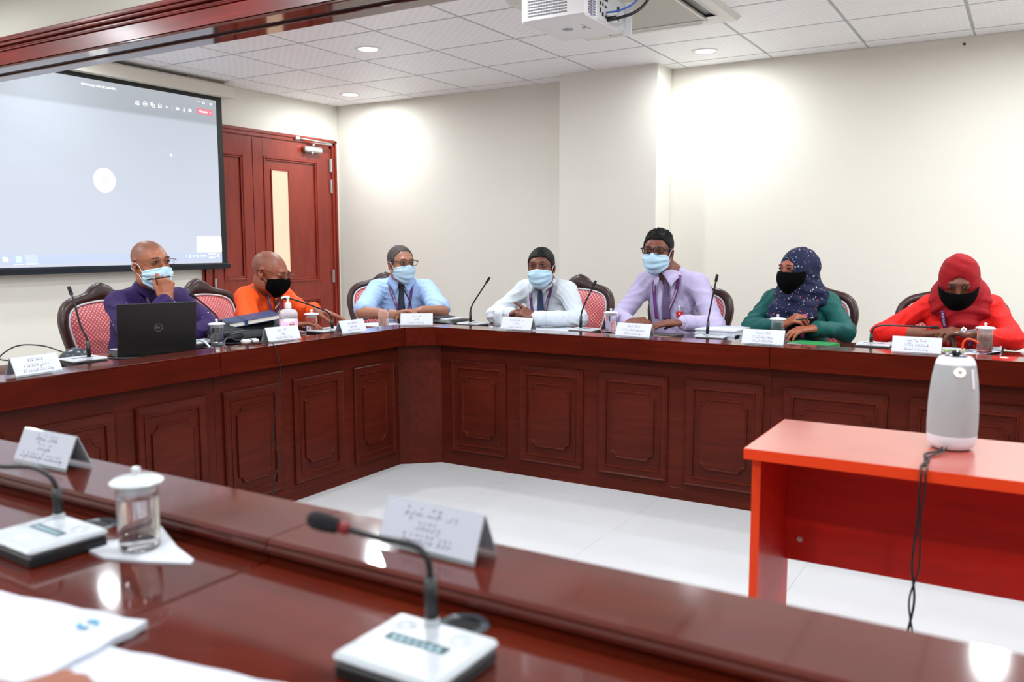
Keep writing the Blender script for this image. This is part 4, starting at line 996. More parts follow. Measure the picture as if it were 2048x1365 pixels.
        if kind == 'surgical':
            for j in range(nb):
                f = j/(nb-1); t[j] += (.0034*(2*abs(((f*3.3+.15) % 1)-.5)-.5)*2+.0016*np.sin(f*29+np.linspace(0, 9, na)))*(.4+.6*np.cos(A))*(0 < j < nb-1)
        P = O+Dr*t.reshape(-1)[:, None]; F_ = grid_quads(nb, na)[:, ::-1]
        o = np_mesh('face_mask', P, F_, m, s.root); solidify(o, .0022, 1)
        P = P.reshape(nb, na, 3); s.maskP = P
        if kind == 'surgical':
            b = MB(); b.tube([tuple(p) for p in P[0]], .0016, 6).tube([tuple(p) for p in P[-1]], .0016, 6); b.build('mask_binding', MASKW, o)
            b = MB()
            for q, jj in ((-1, 0), (1, na-1)):
                ear = s.X(q*.083, .020, .012); ear2 = s.X(q*.083, .022, -.018)
                b.tube(catmull([P[1, jj], s.X(q*.078, -.02, .006), ear, s.X(q*.080, .033, -.004), ear2, s.X(q*.074, -.02, -.045), P[-2, jj]], 5), .0013, 6)
            b.build('ear_loop', MASKW, o)
        elif kind == 'black':
            b = MB()
            for q, jj in ((-1, 0), (1, na-1)):
                b.tube(catmull([P[2, jj], s.X(q*.080, -.012, .0), s.X(q*.084, .018, .010), s.X(q*.080, .034, -.004), s.X(q*.082, .022, -.022), s.X(q*.074, -.02, -.040), P[-3, jj]], 5), .0013, 6)
            b.build('ear_loop', MASKK, o)
        return o
    def glasses(s, m, rim=.0016, w_=.026, h_=.016, half=False, rnd=.35):
        g = MB(); sc = s.sc; y = -.118; h_ *= .9
        def rr(cx):
            pts = []
            for i in range(28):
                a = 2*math.pi*i/28; ca, sa = math.cos(a), math.sin(a); e = .55 if rnd < .5 else .9
                pts.append(s.X(cx+w_*abs(ca)**e*(1 if ca > 0 else -1), y+.004*abs(ca)+(abs(cx)-.03)*.0+.006*(abs(cx+w_*ca) > .045), .006+s.ez+h_*abs(sa)**e*(1 if sa > 0 else -1)))
            return pts
        o = None
        for q in (-1, 1): g.tube(rr(q*.032), rim, 6, closed=True)
        g.tube([s.X(-.008, y, .009+s.ez), s.X(0, y-.003, .012+s.ez), s.X(.008, y, .009+s.ez)], rim, 6)
        for q in (-1, 1): g.tube([s.X(q*.058, y+.006, .012+s.ez), s.X(q*.070, y+.012, .013+s.ez), s.X(q*.076, -.06, .014+s.ez), s.X(q*.079, .008, .014+s.ez*.8), s.X(q*.080, .03, -.004+s.ez*.8)], [rim*1.2, rim*1.4, rim*1.2, rim, rim], 6)
        o = g.build('glasses', m, s.root)
        b = MB()
        for q in (-1, 1):
            pts = rr(q*.032); b.add(pts, [tuple(range(28))])
        b.build('lens', LENS, o); return o
    def collar(s, m, open_=0., band=True):
        b = MB(); up = s.up; nk = s.neck+up*.012; n = 40; rows = [[], [], [], [], [], []]; f = .94
        back = V3(0, 1, 0)
        for i in range(n+1):
            a = math.radians(-90+10+open_+(360-20-2*open_)*i/n); t = abs(i/n*2-1); sg = 1 if math.cos(a) > 0 else -1   # t = 1 at the front ends
            c_, s_ = math.cos(a), math.sin(a); fw = max(0, -s_)
            def ring(r, h, drop=0): return nk+V3(1, 0, 0)*r*c_+back*(r+.006*fw)*s_+up*h-V3(0, 0, 1)*drop
            lowr = .030*t**3
            rows[0].append(ring(.062*f, .024-.014*t**3, lowr)); rows[1].append(ring(.061*f, .066-.020*t**2, lowr*.9))
            rows[2].append(ring(.065*f, .069-.020*t**2, lowr*.9)); rows[3].append(ring(.070*f, .062-.022*t**2, lowr))
            rows[4].append(ring((.083+.006*t)*f, .034-.030*t**2, lowr*1.1)+V3(sg*.006*t**3, -.006*t**3, 0))
            rows[5].append(ring((.098+.006*t)*f, .008-.026*t**3, lowr*1.2)+V3(sg*.026*t**6, -.016*t**3, -.030*t**6))
        b.grid(rows); o = b.build('collar', m, s.shirto); solidify(o, .0022); return o
    def tie(s, m, z0=None, z1=.62, w0=.019, w1=.026, cx=0., ripple=True):
        nk = s.neck; z0 = nk[2]-.012 if z0 is None else z0; rows = 22; k = 7; P = []; 
        zz = np.linspace(z0, z1, rows)
        xs = []; zs = []; bump = []
        for i, z in enumerate(zz):
            t = i/(rows-1); wdt = w0*(1.12-.35*min(1, t*12)) if t < .085 else w0*.62+(w1-w0*.62)*min(1, (t-.085)/.6)
            for j in range(k):
                u = j/(k-1)*2-1; xs.append(cx+u*wdt); zs.append(z); bump.append((.010 if t < .085 else .005)*(1-u*u)+.007)
        P = s.front(xs, zs, .004)
        # keep the tie hanging straight, no deeper than the collar front
        y0 = P[k*2:k*3, 1].mean()-.002
        P[:, 1] = np.minimum(P[:, 1], y0+.02)-np.array(bump)
        o = np_mesh('tie', P, grid_quads(rows, k)[:, ::-1], m, s.shirto); solidify(o, .002, 1); return o
    def strap(s, path, width, m, name='lanyard', text=None, lift=.013, ts=.0125, tflip=False, parent=None, G=None):
        pts = catmull([(p[0], 0, p[1]) for p in path], 10); x = np.array([p.x for p in pts]); z = np.array([p.z for p in pts])
        dx = np.gradient(x); dz = np.gradient(z); l = np.hypot(dx, dz); nx, nz = -dz/l, dx/l
        a = s.front(x+nx*width/2, z+nz*width/2, lift, G); b_ = s.front(x-nx*width/2, z-nz*width/2, lift, G)
        y = (a[:, 1]+b_[:, 1])/2; y = np.convolve(np.pad(y, 2, mode='edge'), np.ones(5)/5, 'valid'); a[:, 1] = y; b_[:, 1] = y
        P = np.stack([a, b_], 1).reshape(-1, 3); o = np_mesh(name, P, grid_quads(len(x), 2), m, parent or s.root); solidify(o, .0015, 0)
        if text:
            vs, fs = text_mesh(text, ts, 0, align='LEFT'); V_ = np.array(vs); arc = np.concatenate([[0], np.cumsum(np.hypot(np.diff(x), np.diff(z)))]); tot = arc[-1]
            sx = V_[:, 0]*1.0+tot*.06; sx = np.clip(sx, 0, tot); sg = -1 if tflip else 1
            if tflip: sx = tot-sx
            px = np.interp(sx, arc, x); pz = np.interp(sx, arc, z); py = np.interp(sx, arc, y); qx = np.interp(sx, arc, nx); qz = np.interp(sx, arc, nz)
            off_ = V_[:, 1]*sg; Q = np.stack([px+qx*off_, py-.0022, pz+qz*off_], -1)
            MB().add([tuple(v) for v in Q], fs).build('lettering', TXT, o)
        return o
    def legs(s):
        pr = Prims(); hp = s.hip
        for q in (-1, 1):
            h = hp+V3(q*.09, -.02, -.01); kn = V3(q*.12, hp[1]-.42, .51); an = V3(q*.13, hp[1]-.40, .10)
            pr.cap(h, kn, .085, .062, .04); pr.cap(kn, an, .060, .045, .02)
        pr.ell(hp, (.175*s.girth, .145*s.girth, .12), .05)
        V_, F_ = surface(pr, (-.36, hp[1]-.58, .07), (.36, hp[1]+.22, .72), .014)
        np_mesh('trousers', V_, F_, TROU, s.root)
        for q in (-1, 1):
            p = Prims(); c = V3(q*.13, hp[1]-.40, .04); p.ell(c+V3(0, -.06, 0), (.045, .12, .035), .02); p.ell(c+V3(0, .02, .02), (.04, .05, .05), .02); p.cut((0, 0, .003), (0, 0, -1), .003)
            V_, F_ = surface(p, c-V3(.07, .21, .05), c+V3(.07, .1, .1), .012); np_mesh('shoe', V_, F_, SHOE, s.root)
    def hair(s, m, grow=.008, line=.052, spiky=0, side=.0):
        sc = s.sc; H = Prims()
        def E_(p, r, k): H.ell(s.X(*p), (np.array(r)+grow)*sc, k*sc, s.R)
        E_((0, .018, .038), (.073, .092, .080), .02); E_((0, -.014, .020), (.066, .066, .066), .03)
        f = s.R @ V3(0, 0, -1)
        H.box(s.X(0, -.133, line-.13), V3(.064+side, .095, .13)*sc, .034*sc, .008*sc, s.R, True); H.box(s.X(0, -.133, line-.155), V3(.1, .093, .13)*sc, .02*sc, .008*sc, s.R, True)
        H.cut(s.X(0, .0, -.052), s.R @ V3(0, -.35, -1), .01)
        for q in (-1, 1): H.ell(s.X(q*.088, .010, -.018), V3(.026, .030, .046)*sc, .006, s.R, True)
        H.cut(s.X(0, -.062, 0), s.R @ V3(0, -1, -1.25), .006)
        disp = None
        if spiky:
            Rm, c = s.R, s.hc
            def disp(P):
                q = (P-c) @ Rm; up_ = np.clip((q[:, 2]-.06)/.05, 0, 1); return -(spiky*up_*np.maximum(np.sin(q[:, 0]*330+4*np.sin(q[:, 1]*90))*np.sin(q[:, 1]*290+3*np.sin(q[:, 0]*110)), -.2))-.0012*np.sin(q[:, 0]*500)*np.sin(q[:, 2]*430+q[:, 1]*300)
        else:
            Rm, c = s.R, s.hc
            def disp(P):
                q = (P-c) @ Rm; return .0010*np.sin(q[:, 0]*260+8*np.sin(q[:, 1]*40))*np.sin(q[:, 2]*200)
        V_, F_ = surface(H, s.hc-.16, s.hc+.17, .0035, disp); return np_mesh('hair', V_, F_, m, s.root)
    def cuff(s, i, m, r=.034):
        e, w_ = s.E[i], s.W[i]; d = (w_-e)/np.linalg.norm(w_-e); a = w_-d*.055; b = w_+d*.004
        o = MB().tube([a, a+d*.004, b-d*.004, b, b-d*.002], [r*1.16, r*1.2, r*1.12, r*1.06, r*.8], 22).build('cuff', m, s.shirto); return o
m, N, L, P = new_mat('spectacle_lens'); setp(P, rough=0, ior=1.05, trans=1.0, alpha=.25); P.inputs['Base Color'].default_value = (1, 1, 1, 1); LENS = m
# shirts and prints
SH1 = cloth_mat('shirt_dark_purple', C(46, 26, 78), .7); SH2 = cloth_mat('shirt_orange', C(236, 84, 24), .7); SH3 = cloth_mat('shirt_light_blue', C(160, 188, 232), .7)
SH4 = cloth_mat('shirt_white', C(206, 214, 222), .7, .03); SH5 = cloth_mat('shirt_lilac', C(178, 168, 202), .7, .04); SH6 = cloth_mat('blouse_green', C(12, 78, 74), .6); SH7 = cloth_mat('blouse_red', C(214, 24, 18), .7)
# tiny white flecks on the purple shirt
def flecks(m, scale, thr, col, second=None, warp=0):
    N, L = m.node_tree.nodes, m.node_tree.links; P = N['Principled BSDF']; src = P.inputs['Base Color'].links[0].from_socket
    tc = N.new('ShaderNodeTexCoord'); tco = tc.outputs['Object']
    if warp:
        nz = N.new('ShaderNodeTexNoise'); nz.inputs['Scale'].default_value = 120; L.new(tco, nz.inputs['Vector']); vm = N.new('ShaderNodeVectorMath'); vm.operation = 'MULTIPLY_ADD'; vm.inputs[1].default_value = (warp, warp, warp)
        L.new(nz.outputs['Color'], vm.inputs[0]); L.new(tco, vm.inputs[2]); tco = vm.outputs[0]
    for i, (sc, th, c_) in enumerate([(scale, thr, col)]+(second or [])):
        vo = N.new('ShaderNodeTexVoronoi'); vo.inputs['Scale'].default_value = sc; mp = N.new('ShaderNodeMapping'); mp.inputs['Location'].default_value = (i*3.1, i*1.7, i)
        L.new(tco, mp.inputs[0]); L.new(mp.outputs[0], vo.inputs['Vector'])
        lt = N.new('ShaderNodeMath'); lt.operation = 'LESS_THAN'; lt.inputs[1].default_value = th; L.new(vo.outputs['Distance'], lt.inputs[0])
        mx = N.new('ShaderNodeMix'); mx.data_type = 'RGBA'; L.new(lt.outputs[0], mx.inputs[0]); L.new(src, mx.inputs[6]); mx.inputs[7].default_value = c_; src = mx.outputs[2]
    L.new(src, P.inputs['Base Color'])
flecks(SH1, 26, .10, C(200, 190, 220))
SCF6 = cloth_mat('scarf_navy_print', C(24, 28, 58), .8, .2); flecks(SCF6, 38, .13, C(190, 200, 210), [(50, .12, C(130, 165, 155)), (30, .11, C(206, 82, 54)), (44, .11, C(180, 186, 200))], warp=.02)
SCF7 = cloth_mat('scarf_red', C(150, 16, 26), .8, .05)
def stripe_tie(name, base, st, scale, width=.16, ang=.7):
    global N, L
    m, N, L, P = new_mat(name); setp(P, rough=.55, sheen=.2); tc = N.new('ShaderNodeTexCoord'); sp = N.new('ShaderNodeSeparateXYZ'); L.new(tc.outputs['Object'], sp.inputs[0])
    v = mth('FRACT', mth('ADD', mth('MULTIPLY', mth('ADD', mth('MULTIPLY', sp.outputs[0], ang), sp.outputs[2]), scale), 40.)); lt = mth('LESS_THAN', v, width)
    mx = N.new('ShaderNodeMix'); mx.data_type = 'RGBA'; L.new(lt, mx.inputs[0]); mx.inputs[6].default_value = base; mx.inputs[7].default_value = st; L.new(mx.outputs[2], P.inputs['Base Color']); return m
TIE2 = stripe_tie('tie_navy_orange', C(28, 22, 60), C(240, 140, 80), 24, .26, -.9); TIE3 = mat('tie_navy', C(14, 18, 40), .6, vary=(90, .15)); TIE4 = stripe_tie('tie_blue_dots', C(22, 50, 96), C(12, 26, 60), 150, .35, 0); TIE5 = stripe_tie('tie_plum', C(70, 48, 88), C(112, 92, 130), 110, .3, .8)
FRB = mat('spectacle_black', C(12, 11, 13), .25); FRG = mat('spectacle_wire', C(120, 100, 70), .3, metal=.9)

# man in the dark purple shirt
p1 = Person('man in dark purple shirt holding a pen to his blue mask behind the laptop', -3.72, 2.69, math.radians(90),
    (-3.62, 2.64, 1.128), math.radians(86), math.radians(4), math.radians(-3), [(-3.71, 2.495, .968), (-3.71, 2.885, .966)], [(-3.51, 2.45, .79), (-3.54, 2.93, .80)], [(-3.475, 2.61, .965), (-3.55, 2.70, .785)],
    [dict(d=(-.12, .12, 1), n=(-1, .25, .1), side=1, curls=[(.75, 1.0, .6), (.95, 1.1, .6), (1.1, 1.1, .6), (1.2, 1.1, .6)], thumb=(.35, .3)), dict(d=(.3, -1, 0), n=(0, 0, -1), side=-1)], C(156, 92, 64), SH1, girth=1.05, seed=1.3, ez=.016, scalp=(*C(84, 62, 54)[:3], .55), hip=(0, .12, .56))
p1.gaze = .002
p1.mask(MASKB); p1.glasses(FRG, .0011, .024, .014)
p1.collar(SH1, 0); p1.cuff(0, SH1, .036)
nk = p1.neck
p1.strap([(-.070, nk[2]-.0), (-.066, nk[2]-.04), (-.045, .88), (-.02, .80), (0, .74)], .017, LAN, text='ELECTIONS COMMISSION', ts=.0115, tflip=False); p1.strap([(.068, nk[2]-.0), (.062, nk[2]-.05), (.03, .85), (.01, .77)], .017, LAN)
# man in the orange shirt
p2 = Person('bald man in orange shirt and black mask looking down', -3.72, 3.43, math.radians(94),
    (-3.60, 3.375, 1.068), math.radians(108), math.radians(17), 0, [(-3.69, 3.26, .955), (-3.72, 3.60, .94)], [(-3.50, 3.13, .80), (-3.56, 3.60, .83)], [(-3.38, 3.31, .79), (-3.41, 3.51, .862)],
    [dict(d=(.55, .75, .05), n=(.1, 0, -1), side=1, curl=(.35, .45, .3)), dict(d=(.62, .75, -.30), n=(-.2, -.1, -1), side=-1, curl=(.1, .15, .15), spread=.1)], C(140, 78, 56), SH2, seed=2.1, ez=.006, scalp=(*C(96, 66, 56)[:3], .35), hip=(0, .11, .56))
p2.mask(MASKK, 'black'); p2.glasses(FRG, .0012, .023, .015, rnd=.9); p2.collar(SH2, 0); p2.tie(TIE2, z1=.72, cx=.005); p2.cuff(1, SH2, .038); p2.cuff(0, SH2, .036)
nk = p2.neck
p2.strap([(-.066, nk[2]-.0), (-.060, nk[2]-.05), (-.035, .84), (-.015, .76)], .017, LAN, text='COMMISSION', ts=.0115); p2.strap([(.062, nk[2]-.0), (.055, nk[2]-.05), (.035, .84), (.02, .76)], .017, LAN)
# man in the light blue short-sleeved shirt
p3 = Person('man in light blue short-sleeved shirt with folded arms at the table corner', -3.60, 4.53, math.radians(38),
    (-3.556, 4.475, 1.092), math.radians(66), math.radians(2), 0, [(-3.745, 4.425, .948), (-3.455, 4.650, .942)], [(-3.66, 4.20, .785), (-3.215, 4.46, .792)], [(-3.37, 4.165, .79), (-3.235, 4.27, .812)],
    [dict(d=(.85, .45, .12), n=(.2, -.3, -1), side=1, curl=(.3, .4, .3)), dict(d=(-.75, -.65, -.05), n=(0, 0, -1), side=-1, curl=(.35, .4, .3))], C(156, 106, 84), SH3, sleeves='short', girth=1.12, seed=3.2, ez=.009, scalp=(*C(74, 62, 58)[:3], .75), hip=(0, .15, .56), s_head=1.03)
p3.gaze = .004
p3.mask(MASKB); p3.glasses(FRB, .0018, .027, .0175); p3.collar(SH3, 0); p3.tie(TIE3, z1=.70)
p3.hair(GREYH, .003, .088)
nk = p3.neck
p3.strap([(-.074, nk[2]-.0), (-.068, nk[2]-.05), (-.045, .86), (-.01, .76)], .017, LAN, text='ELECTIONS COMMISSION', ts=.0115); p3.strap([(.074, nk[2]-.0), (.068, nk[2]-.05), (.055, .84), (.03, .74)], .017, LAN)
# man in the white shirt
p4 = Person('man in white shirt and blue tie with interlaced fingers', -2.535, 4.62, math.radians(2),
    (-2.510, 4.50, 1.082), math.radians(16), math.radians(3), math.radians(-2), [(-2.715, 4.62, .962), (-2.365, 4.60, .962)], [(-2.84, 4.50, .785), (-2.245, 4.47, .787)], [(-2.635, 4.37, .806), (-2.435, 4.29, .797)],
    [dict(d=(.62, -.35, .22), n=(.3, .3, -1), side=1, curl=(.55, .6, .4)), dict(d=(-.85, .05, .30), n=(.2, .5, -1), side=-1, curls=[(-.1, .1, .1), (.35, .5, .3), (.6, .6, .4), (.7, .7, .4)])], C(112, 64, 48), SH4, girth=.9, seed=4.4, ez=.015, hip=(0, .11, .56), s_head=.99)
p4.mask(MASKB); p4.hair(HAIR, .0055, .066); p4.collar(SH4, 0); p4.tie(TIE4, z1=.74, cx=-.004); p4.cuff(1, SH4, .037); p4.cuff(0, SH4, .036)
nk = p4.neck
p4.strap([(-.070, nk[2]-.0), (-.070, nk[2]-.05), (-.075, .88), (-.06, .78)], .018, LAN, text='COMMISSION', ts=.0125); p4.strap([(.074, nk[2]-.0), (.070, nk[2]-.05), (.045, .88), (.015, .74)], .018, LAN, text='ELECTIONS COMMISSION', ts=.0125, tflip=True)
# man in the lilac shirt
p5 = Person('tall man in lilac shirt, plum tie and black glasses', -1.73, 4.62, math.radians(-2),
    (-1.790, 4.55, 1.180), math.radians(6), math.radians(3), math.radians(2), [(-1.905, 4.62, 1.026), (-1.555, 4.60, 1.024)], [(-1.995, 4.50, .80), (-1.425, 4.46, .787)], [(-1.865, 4.31, .80), (-1.54, 4.28, .812)],
    [dict(d=(.8, -.25, .06), n=(.2, .3, -1), side=1, curl=(.6, .7, .4), thumb=(.5, .2)), dict(d=(-.95, -.12, -.10), n=(0, .25, -1), side=-1, curl=(.12, .22, .18), spread=.10)], C(116, 66, 50), SH5, girth=.92, seed=5.6, ez=.005, hip=(0, .11, .57), s_head=1.01)
p5.mask(MASKB); p5.glasses(FRB, .0023, .028, .0195); p5.hair(HAIR, .0065, .070, spiky=.010); p5.collar(SH5, 0); p5.tie(TIE5, z1=.80); p5.cuff(1, SH5, .038); p5.cuff(0, SH5, .037)
nk = p5.neck
p5.strap([(-.072, nk[2]-.0), (-.072, nk[2]-.05), (-.075, .93), (-.06, .80)], .019, LAN, text='COMMISSION', ts=.013); p5.strap([(.076, nk[2]-.0), (.070, nk[2]-.05), (.045, .92), (.0, .82)], .019, LAN, text='ELECTIONS COMMISSION', ts=.013, tflip=True)
bp = p5.front([.075], [.835], .008)[0]
b = MB().box(-.021, .021, -.001, .001, -.016, .012, bev=.001).build('visitor_badge', mat('badge_red', C(196, 26, 44), .4), p5.root); b.location = bp
MB().lathe([(0, 0), (.0045, 0), (0, .0005)], 14, T(0, -.0015, .001) @ Rx(math.pi/2)).build('badge_emblem', TXT, b)
b = MB().tube(catmull([(-.006, -.002, .03), (-.004, -.006, .04), (.002, -.006, .044), (.004, -.006, .036), (.001, -.006, .028), (.004, -.005, .018)], 4), .0035, 6).build('badge_clip', WHITEP, p5.root); b.location = bp
MB().box(-.034, .034, -.0015, .0, -.001, .001).build('pocket_hem', SH5, p5.root, loc=tuple(p5.front([.10], [.872], .004)[0]))
# woman in green
p6 = Person('woman in green blouse and navy flower-print headscarf holding a pen', -1.03, 4.63, 0,
    (-1.028, 4.545, 1.082), math.radians(-30), math.radians(3), 0, [(-1.19, 4.63, .945), (-.86, 4.63, .938)], [(-1.245, 4.50, .79), (-.772, 4.50, .785)], [(-1.065, 4.42, .806), (-.885, 4.345, .808)],
    [dict(d=(.72, -.10, .42), n=(.3, .5, -.8), side=1, curl=(.75, .9, .5), thumb=(.6, .4)), dict(d=(-.72, -.45, -.10), n=(-.1, .1, -1), side=-1, curl=(.35, .45, .3), spread=.08)], C(150, 86, 62), SH6, fem=True, seed=6.1, ez=.012, hip=(0, .11, .56), s_head=.95)
p6.gaze = -.003
def scarf(p, m, front, grow=.013, name='headscarf', peak=0, open_=(.056, .060, .080), oz=.020, seed=0, amp=.005):
    sc = p.sc; H = Prims()
    def E_(q, r, k, sub=False): H.ell(p.X(*q), (np.array(r)+(0 if sub else grow))*sc, k, p.R, sub)
    E_((0, .022, .036), (.074, .092, .080), .02); E_((0, -.012, -.01), (.068, .070, .085), .03); E_((0, .055, .0), (.066, .066, .075), .04)
    if peak: E_((0, -.005, .075), (.050, .06, .045+peak), .03)
    nk = p.neck
    H.cap(p.X(0, .01, -.07), nk+V3(0, -.01, .04), .078*sc, .088, .04); H.ell(nk+V3(0, -.03, -.0), (.125, .095, .075), .05)
    for a, b, ra, rb in front: H.cap(nk+V3(*a), nk+V3(*b), ra, rb, .04)
    E_((0, -.125, oz), open_, .008, True)
    R_, c = p.R, p.hc
    def disp(P):
        q = (P-c) @ R_; low = np.clip((-.05-q[:, 2])/.05, 0, 1); r = P-nk
        f = np.sin(95*r[:, 2]+6*np.sin(9*r[:, 0]+seed)+30*r[:, 0]*np.sign(r[:, 0])*.6+8*r[:, 1])
        g_ = np.sin(60*q[:, 0]+50*q[:, 1]+12*np.sin(14*q[:, 2]+seed))
        return -(amp*low*np.maximum(f, -.4)+.0016*(1-low)*g_)
    lo = np.min([l[7] for l in H.L if not l[6]], 0); hi = np.max([l[8] for l in H.L if not l[6]], 0)
    V_, F_ = surface(H, lo, hi, .0045, disp); V_ = relax(V_, F_, 1, .4)
    o = np_mesh(name, V_, F_, m, p.root); p.Sc = H; return o
scarf(p6, SCF6, [((-.02, -.06, 0), (-.075, -.115, -.10), .06, .055), ((-.075, -.115, -.10), (-.10, -.12, -.22), .05, .045), ((.03, -.06, -.0), (.05, -.10, -.10), .06, .05), ((.05, -.10, -.10), (.0, -.125, -.18), .05, .045), ((.06, .0, 0), (.115, -.03, -.03), .055, .04)], seed=1.)
U = Prims(); U.L = p6.H.L+p6.Sc.L[:3]; p6.mask(MASKK, 'wide', U)
G6 = Prims(); G6.L = list(p6.G0.L)+[l for l in p6.Sc.L if not l[6]]
p6.strap([(.072, p6.neck[2]-.10), (.062, .80), (.045, .74)], .018, LANP, text='ELECTIONS', ts=.013, tflip=True, G=G6)
MB().tube([p6.W[1]-(p6.W[1]-p6.E[1])*.10+V3(0, 0, 0), p6.W[1]-(p6.W[1]-p6.E[1])*.04], [.0285, .0285], 20).build('watch_strap', mat('gold_watch', C(190, 150, 90), .25, metal=.8), p6.root)
p6.cuff(0, SH6, .034); p6.cuff(1, SH6, .034)
# woman in red
p7 = Person('woman in red blouse and red headscarf bowing over her papers', -.28, 4.62, 0,
    (-.283, 4.495, 1.040), math.radians(4), math.radians(27), 0, [(-.435, 4.62, .940), (-.125, 4.62, .945)], [(-.605, 4.48, .79), (-.05, 4.50, .785)], [(-.405, 4.37, .804), (-.212, 4.36, .808)],
    [dict(d=(.9, -.12, .16), n=(.2, .1, -1), side=1, curl=(.75, .6, .4), thumb=(.5, .4)), dict(d=(-.8, -.25, .20), n=(-.1, .2, -1), side=-1, curl=(.55, .6, .4))], C(116, 66, 48), SH7, fem=True, sleeves='mid', seed=7.3, ez=.018, hip=(0, .11, .56), s_head=.97)
scarf(p7, SCF7, [((0, -.05, 0), (.01, -.10, -.09), .085, .06), ((-.05, -.03, 0), (-.07, -.08, -.05), .07, .05), ((.05, -.03, 0), (.08, -.07, -.06), .07, .05), ((.01, -.10, -.09), (.03, -.115, -.13), .055, .04)], grow=.011, peak=.014, open_=(.056, .062, .088), oz=.014, seed=4., amp=.006)
U = Prims(); U.L = p7.H.L+p7.Sc.L[:3]; p7.mask(MASKK, 'wide', U)
G7 = Prims(); G7.L = list(p7.G0.L)+[l for l in p7.Sc.L if not l[6]]
p7.strap([(-.062, p7.neck[2]-.06), (-.05, .83), (-.02, .76), (.0, .72)], .016, LAN, text='ELECTIONS', ts=.012, G=G7); p7.strap([(.07, .80), (.05, .73)], .015, LAN, text='COM', ts=.011, tflip=True, G=G7)
MB().lathe([(0, 0), (.006, 0), (.005, .002), (0, .003)], 14, T(*p7.front([-.235], [.80], .002)[0]) @ Rx(math.pi/2)).build('sleeve_button', TXT, p7.root)
# ------------------------------------------------------------------ Thaana lettering drawn as pen strokes
GL = {'ހ': [[(0, 0), (.35, .3), (.6, .7), (.9, .6)]], 'ށ': [[(0, .1), (.4, .1), (.8, .5), (.5, .8), (.2, .5)]], 'ނ': [[(0, 0), (.5, .15), (.9, .55), (.6, .8), (.4, .5)]],
      'ރ': [[(0, 0), (.5, .25), (.9, .8)]], 'ބ': [[(0, .6), (.15, .15), (.5, .5), (.65, .15), (1, .65)], [(.1, .35), (.9, .4)]], 'ޅ': [[(0, .2), (.6, .1), (.8, .6), (.3, .8)]],
      'ކ': [[(0, .5), (.3, .15), (.6, .5), (1, .45)]], 'އ': [[(0, .15), (1, .2)], [(.2, .2), (.5, .85), (.8, .45), (.4, .4)]], 'ވ': [[(.1, 0), (.45, .25), (.9, .6), (.5, .9), (.3, .6)]],
      'މ': [[(0, 0), (.35, .3), (.1, .6), (.5, .85), (.95, .55), (.6, .3)]], 'ފ': [[(.1, -.2), (.3, .4), (.8, .6), (.6, .2), (.2, .3)]], 'ދ': [[(.1, 0), (.5, .3), (.9, .7), (.4, .8)]],
      'ތ': [[(0, .2), (.4, 0), (.8, .4), (.3, .6), (.7, .9)]], 'ލ': [[(0, 0), (.4, .2), (.9, .75), (.5, .7)]], 'ގ': [[(0, .4), (.4, .8), (.8, .4), (.4, .1), (.3, .5)]],
      'ސ': [[(-.5, .2), (-.3, .5), (0, .25), (1.2, .3)]], 'ޝ': [[(-.5, .1), (-.3, .45), (0, .2), (1.2, .25)], [(.2, .6), (.4, .75)]], 'ޑ': [[(.3, 0), (.6, .3), (.4, .8), (.7, .9)]], 'ޓ': [[(0, 0), (.5, .5), (1, .3)], [(.3, .8), (.6, .6)]],
      'ޖ': [[(0, .3), (.4, .8), (.9, .7), (.5, .2), (.2, .5)]], 'ޒ': [[(.2, 0), (.6, .4), (.9, .3)]], 'ޔ': [[(0, .3), (.3, .1), (.5, .5), (.8, .2), (1, .6)]], 'ޤ': [[(0, 0), (.5, .3), (.9, .7)], [(.3, .9), (.6, .8)]], '.': [[(.3, 0), (.4, .08)]]}
FI = {'ަ': [[(.2, 1.35), (.7, 1.6)]], 'ާ': [[(.1, 1.3), (.6, 1.5)], [(.3, 1.6), (.8, 1.8)]], 'ި': [[(.2, -.6), (.7, -.35)]], 'ީ': [[(.1, -.55), (.6, -.35)], [(.2, -.85), (.7, -.65)]], 'ު': [[(.3, 1.3), (.6, 1.45), (.4, 1.7)]],
      'ޫ': [[(.1, 1.3), (.4, 1.5), (.2, 1.7)], [(.5, 1.3), (.8, 1.5), (.6, 1.7)]], 'ެ': [[(.2, 1.35), (.4, 1.7), (.6, 1.45)]], 'ޭ': [[(.1, 1.35), (.3, 1.7), (.6, 1.4), (.8, 1.7)]], 'ޮ': [[(.1, 1.4), (.4, 1.65), (.8, 1.35), (.6, 1.7)]], 'ޯ': [[(.1, 1.35), (.4, 1.7), (.8, 1.35), (.9, 1.7)]],
      'ް': [[(.3, 1.35), (.6, 1.35), (.65, 1.6), (.35, 1.65), (.3, 1.35)]]}
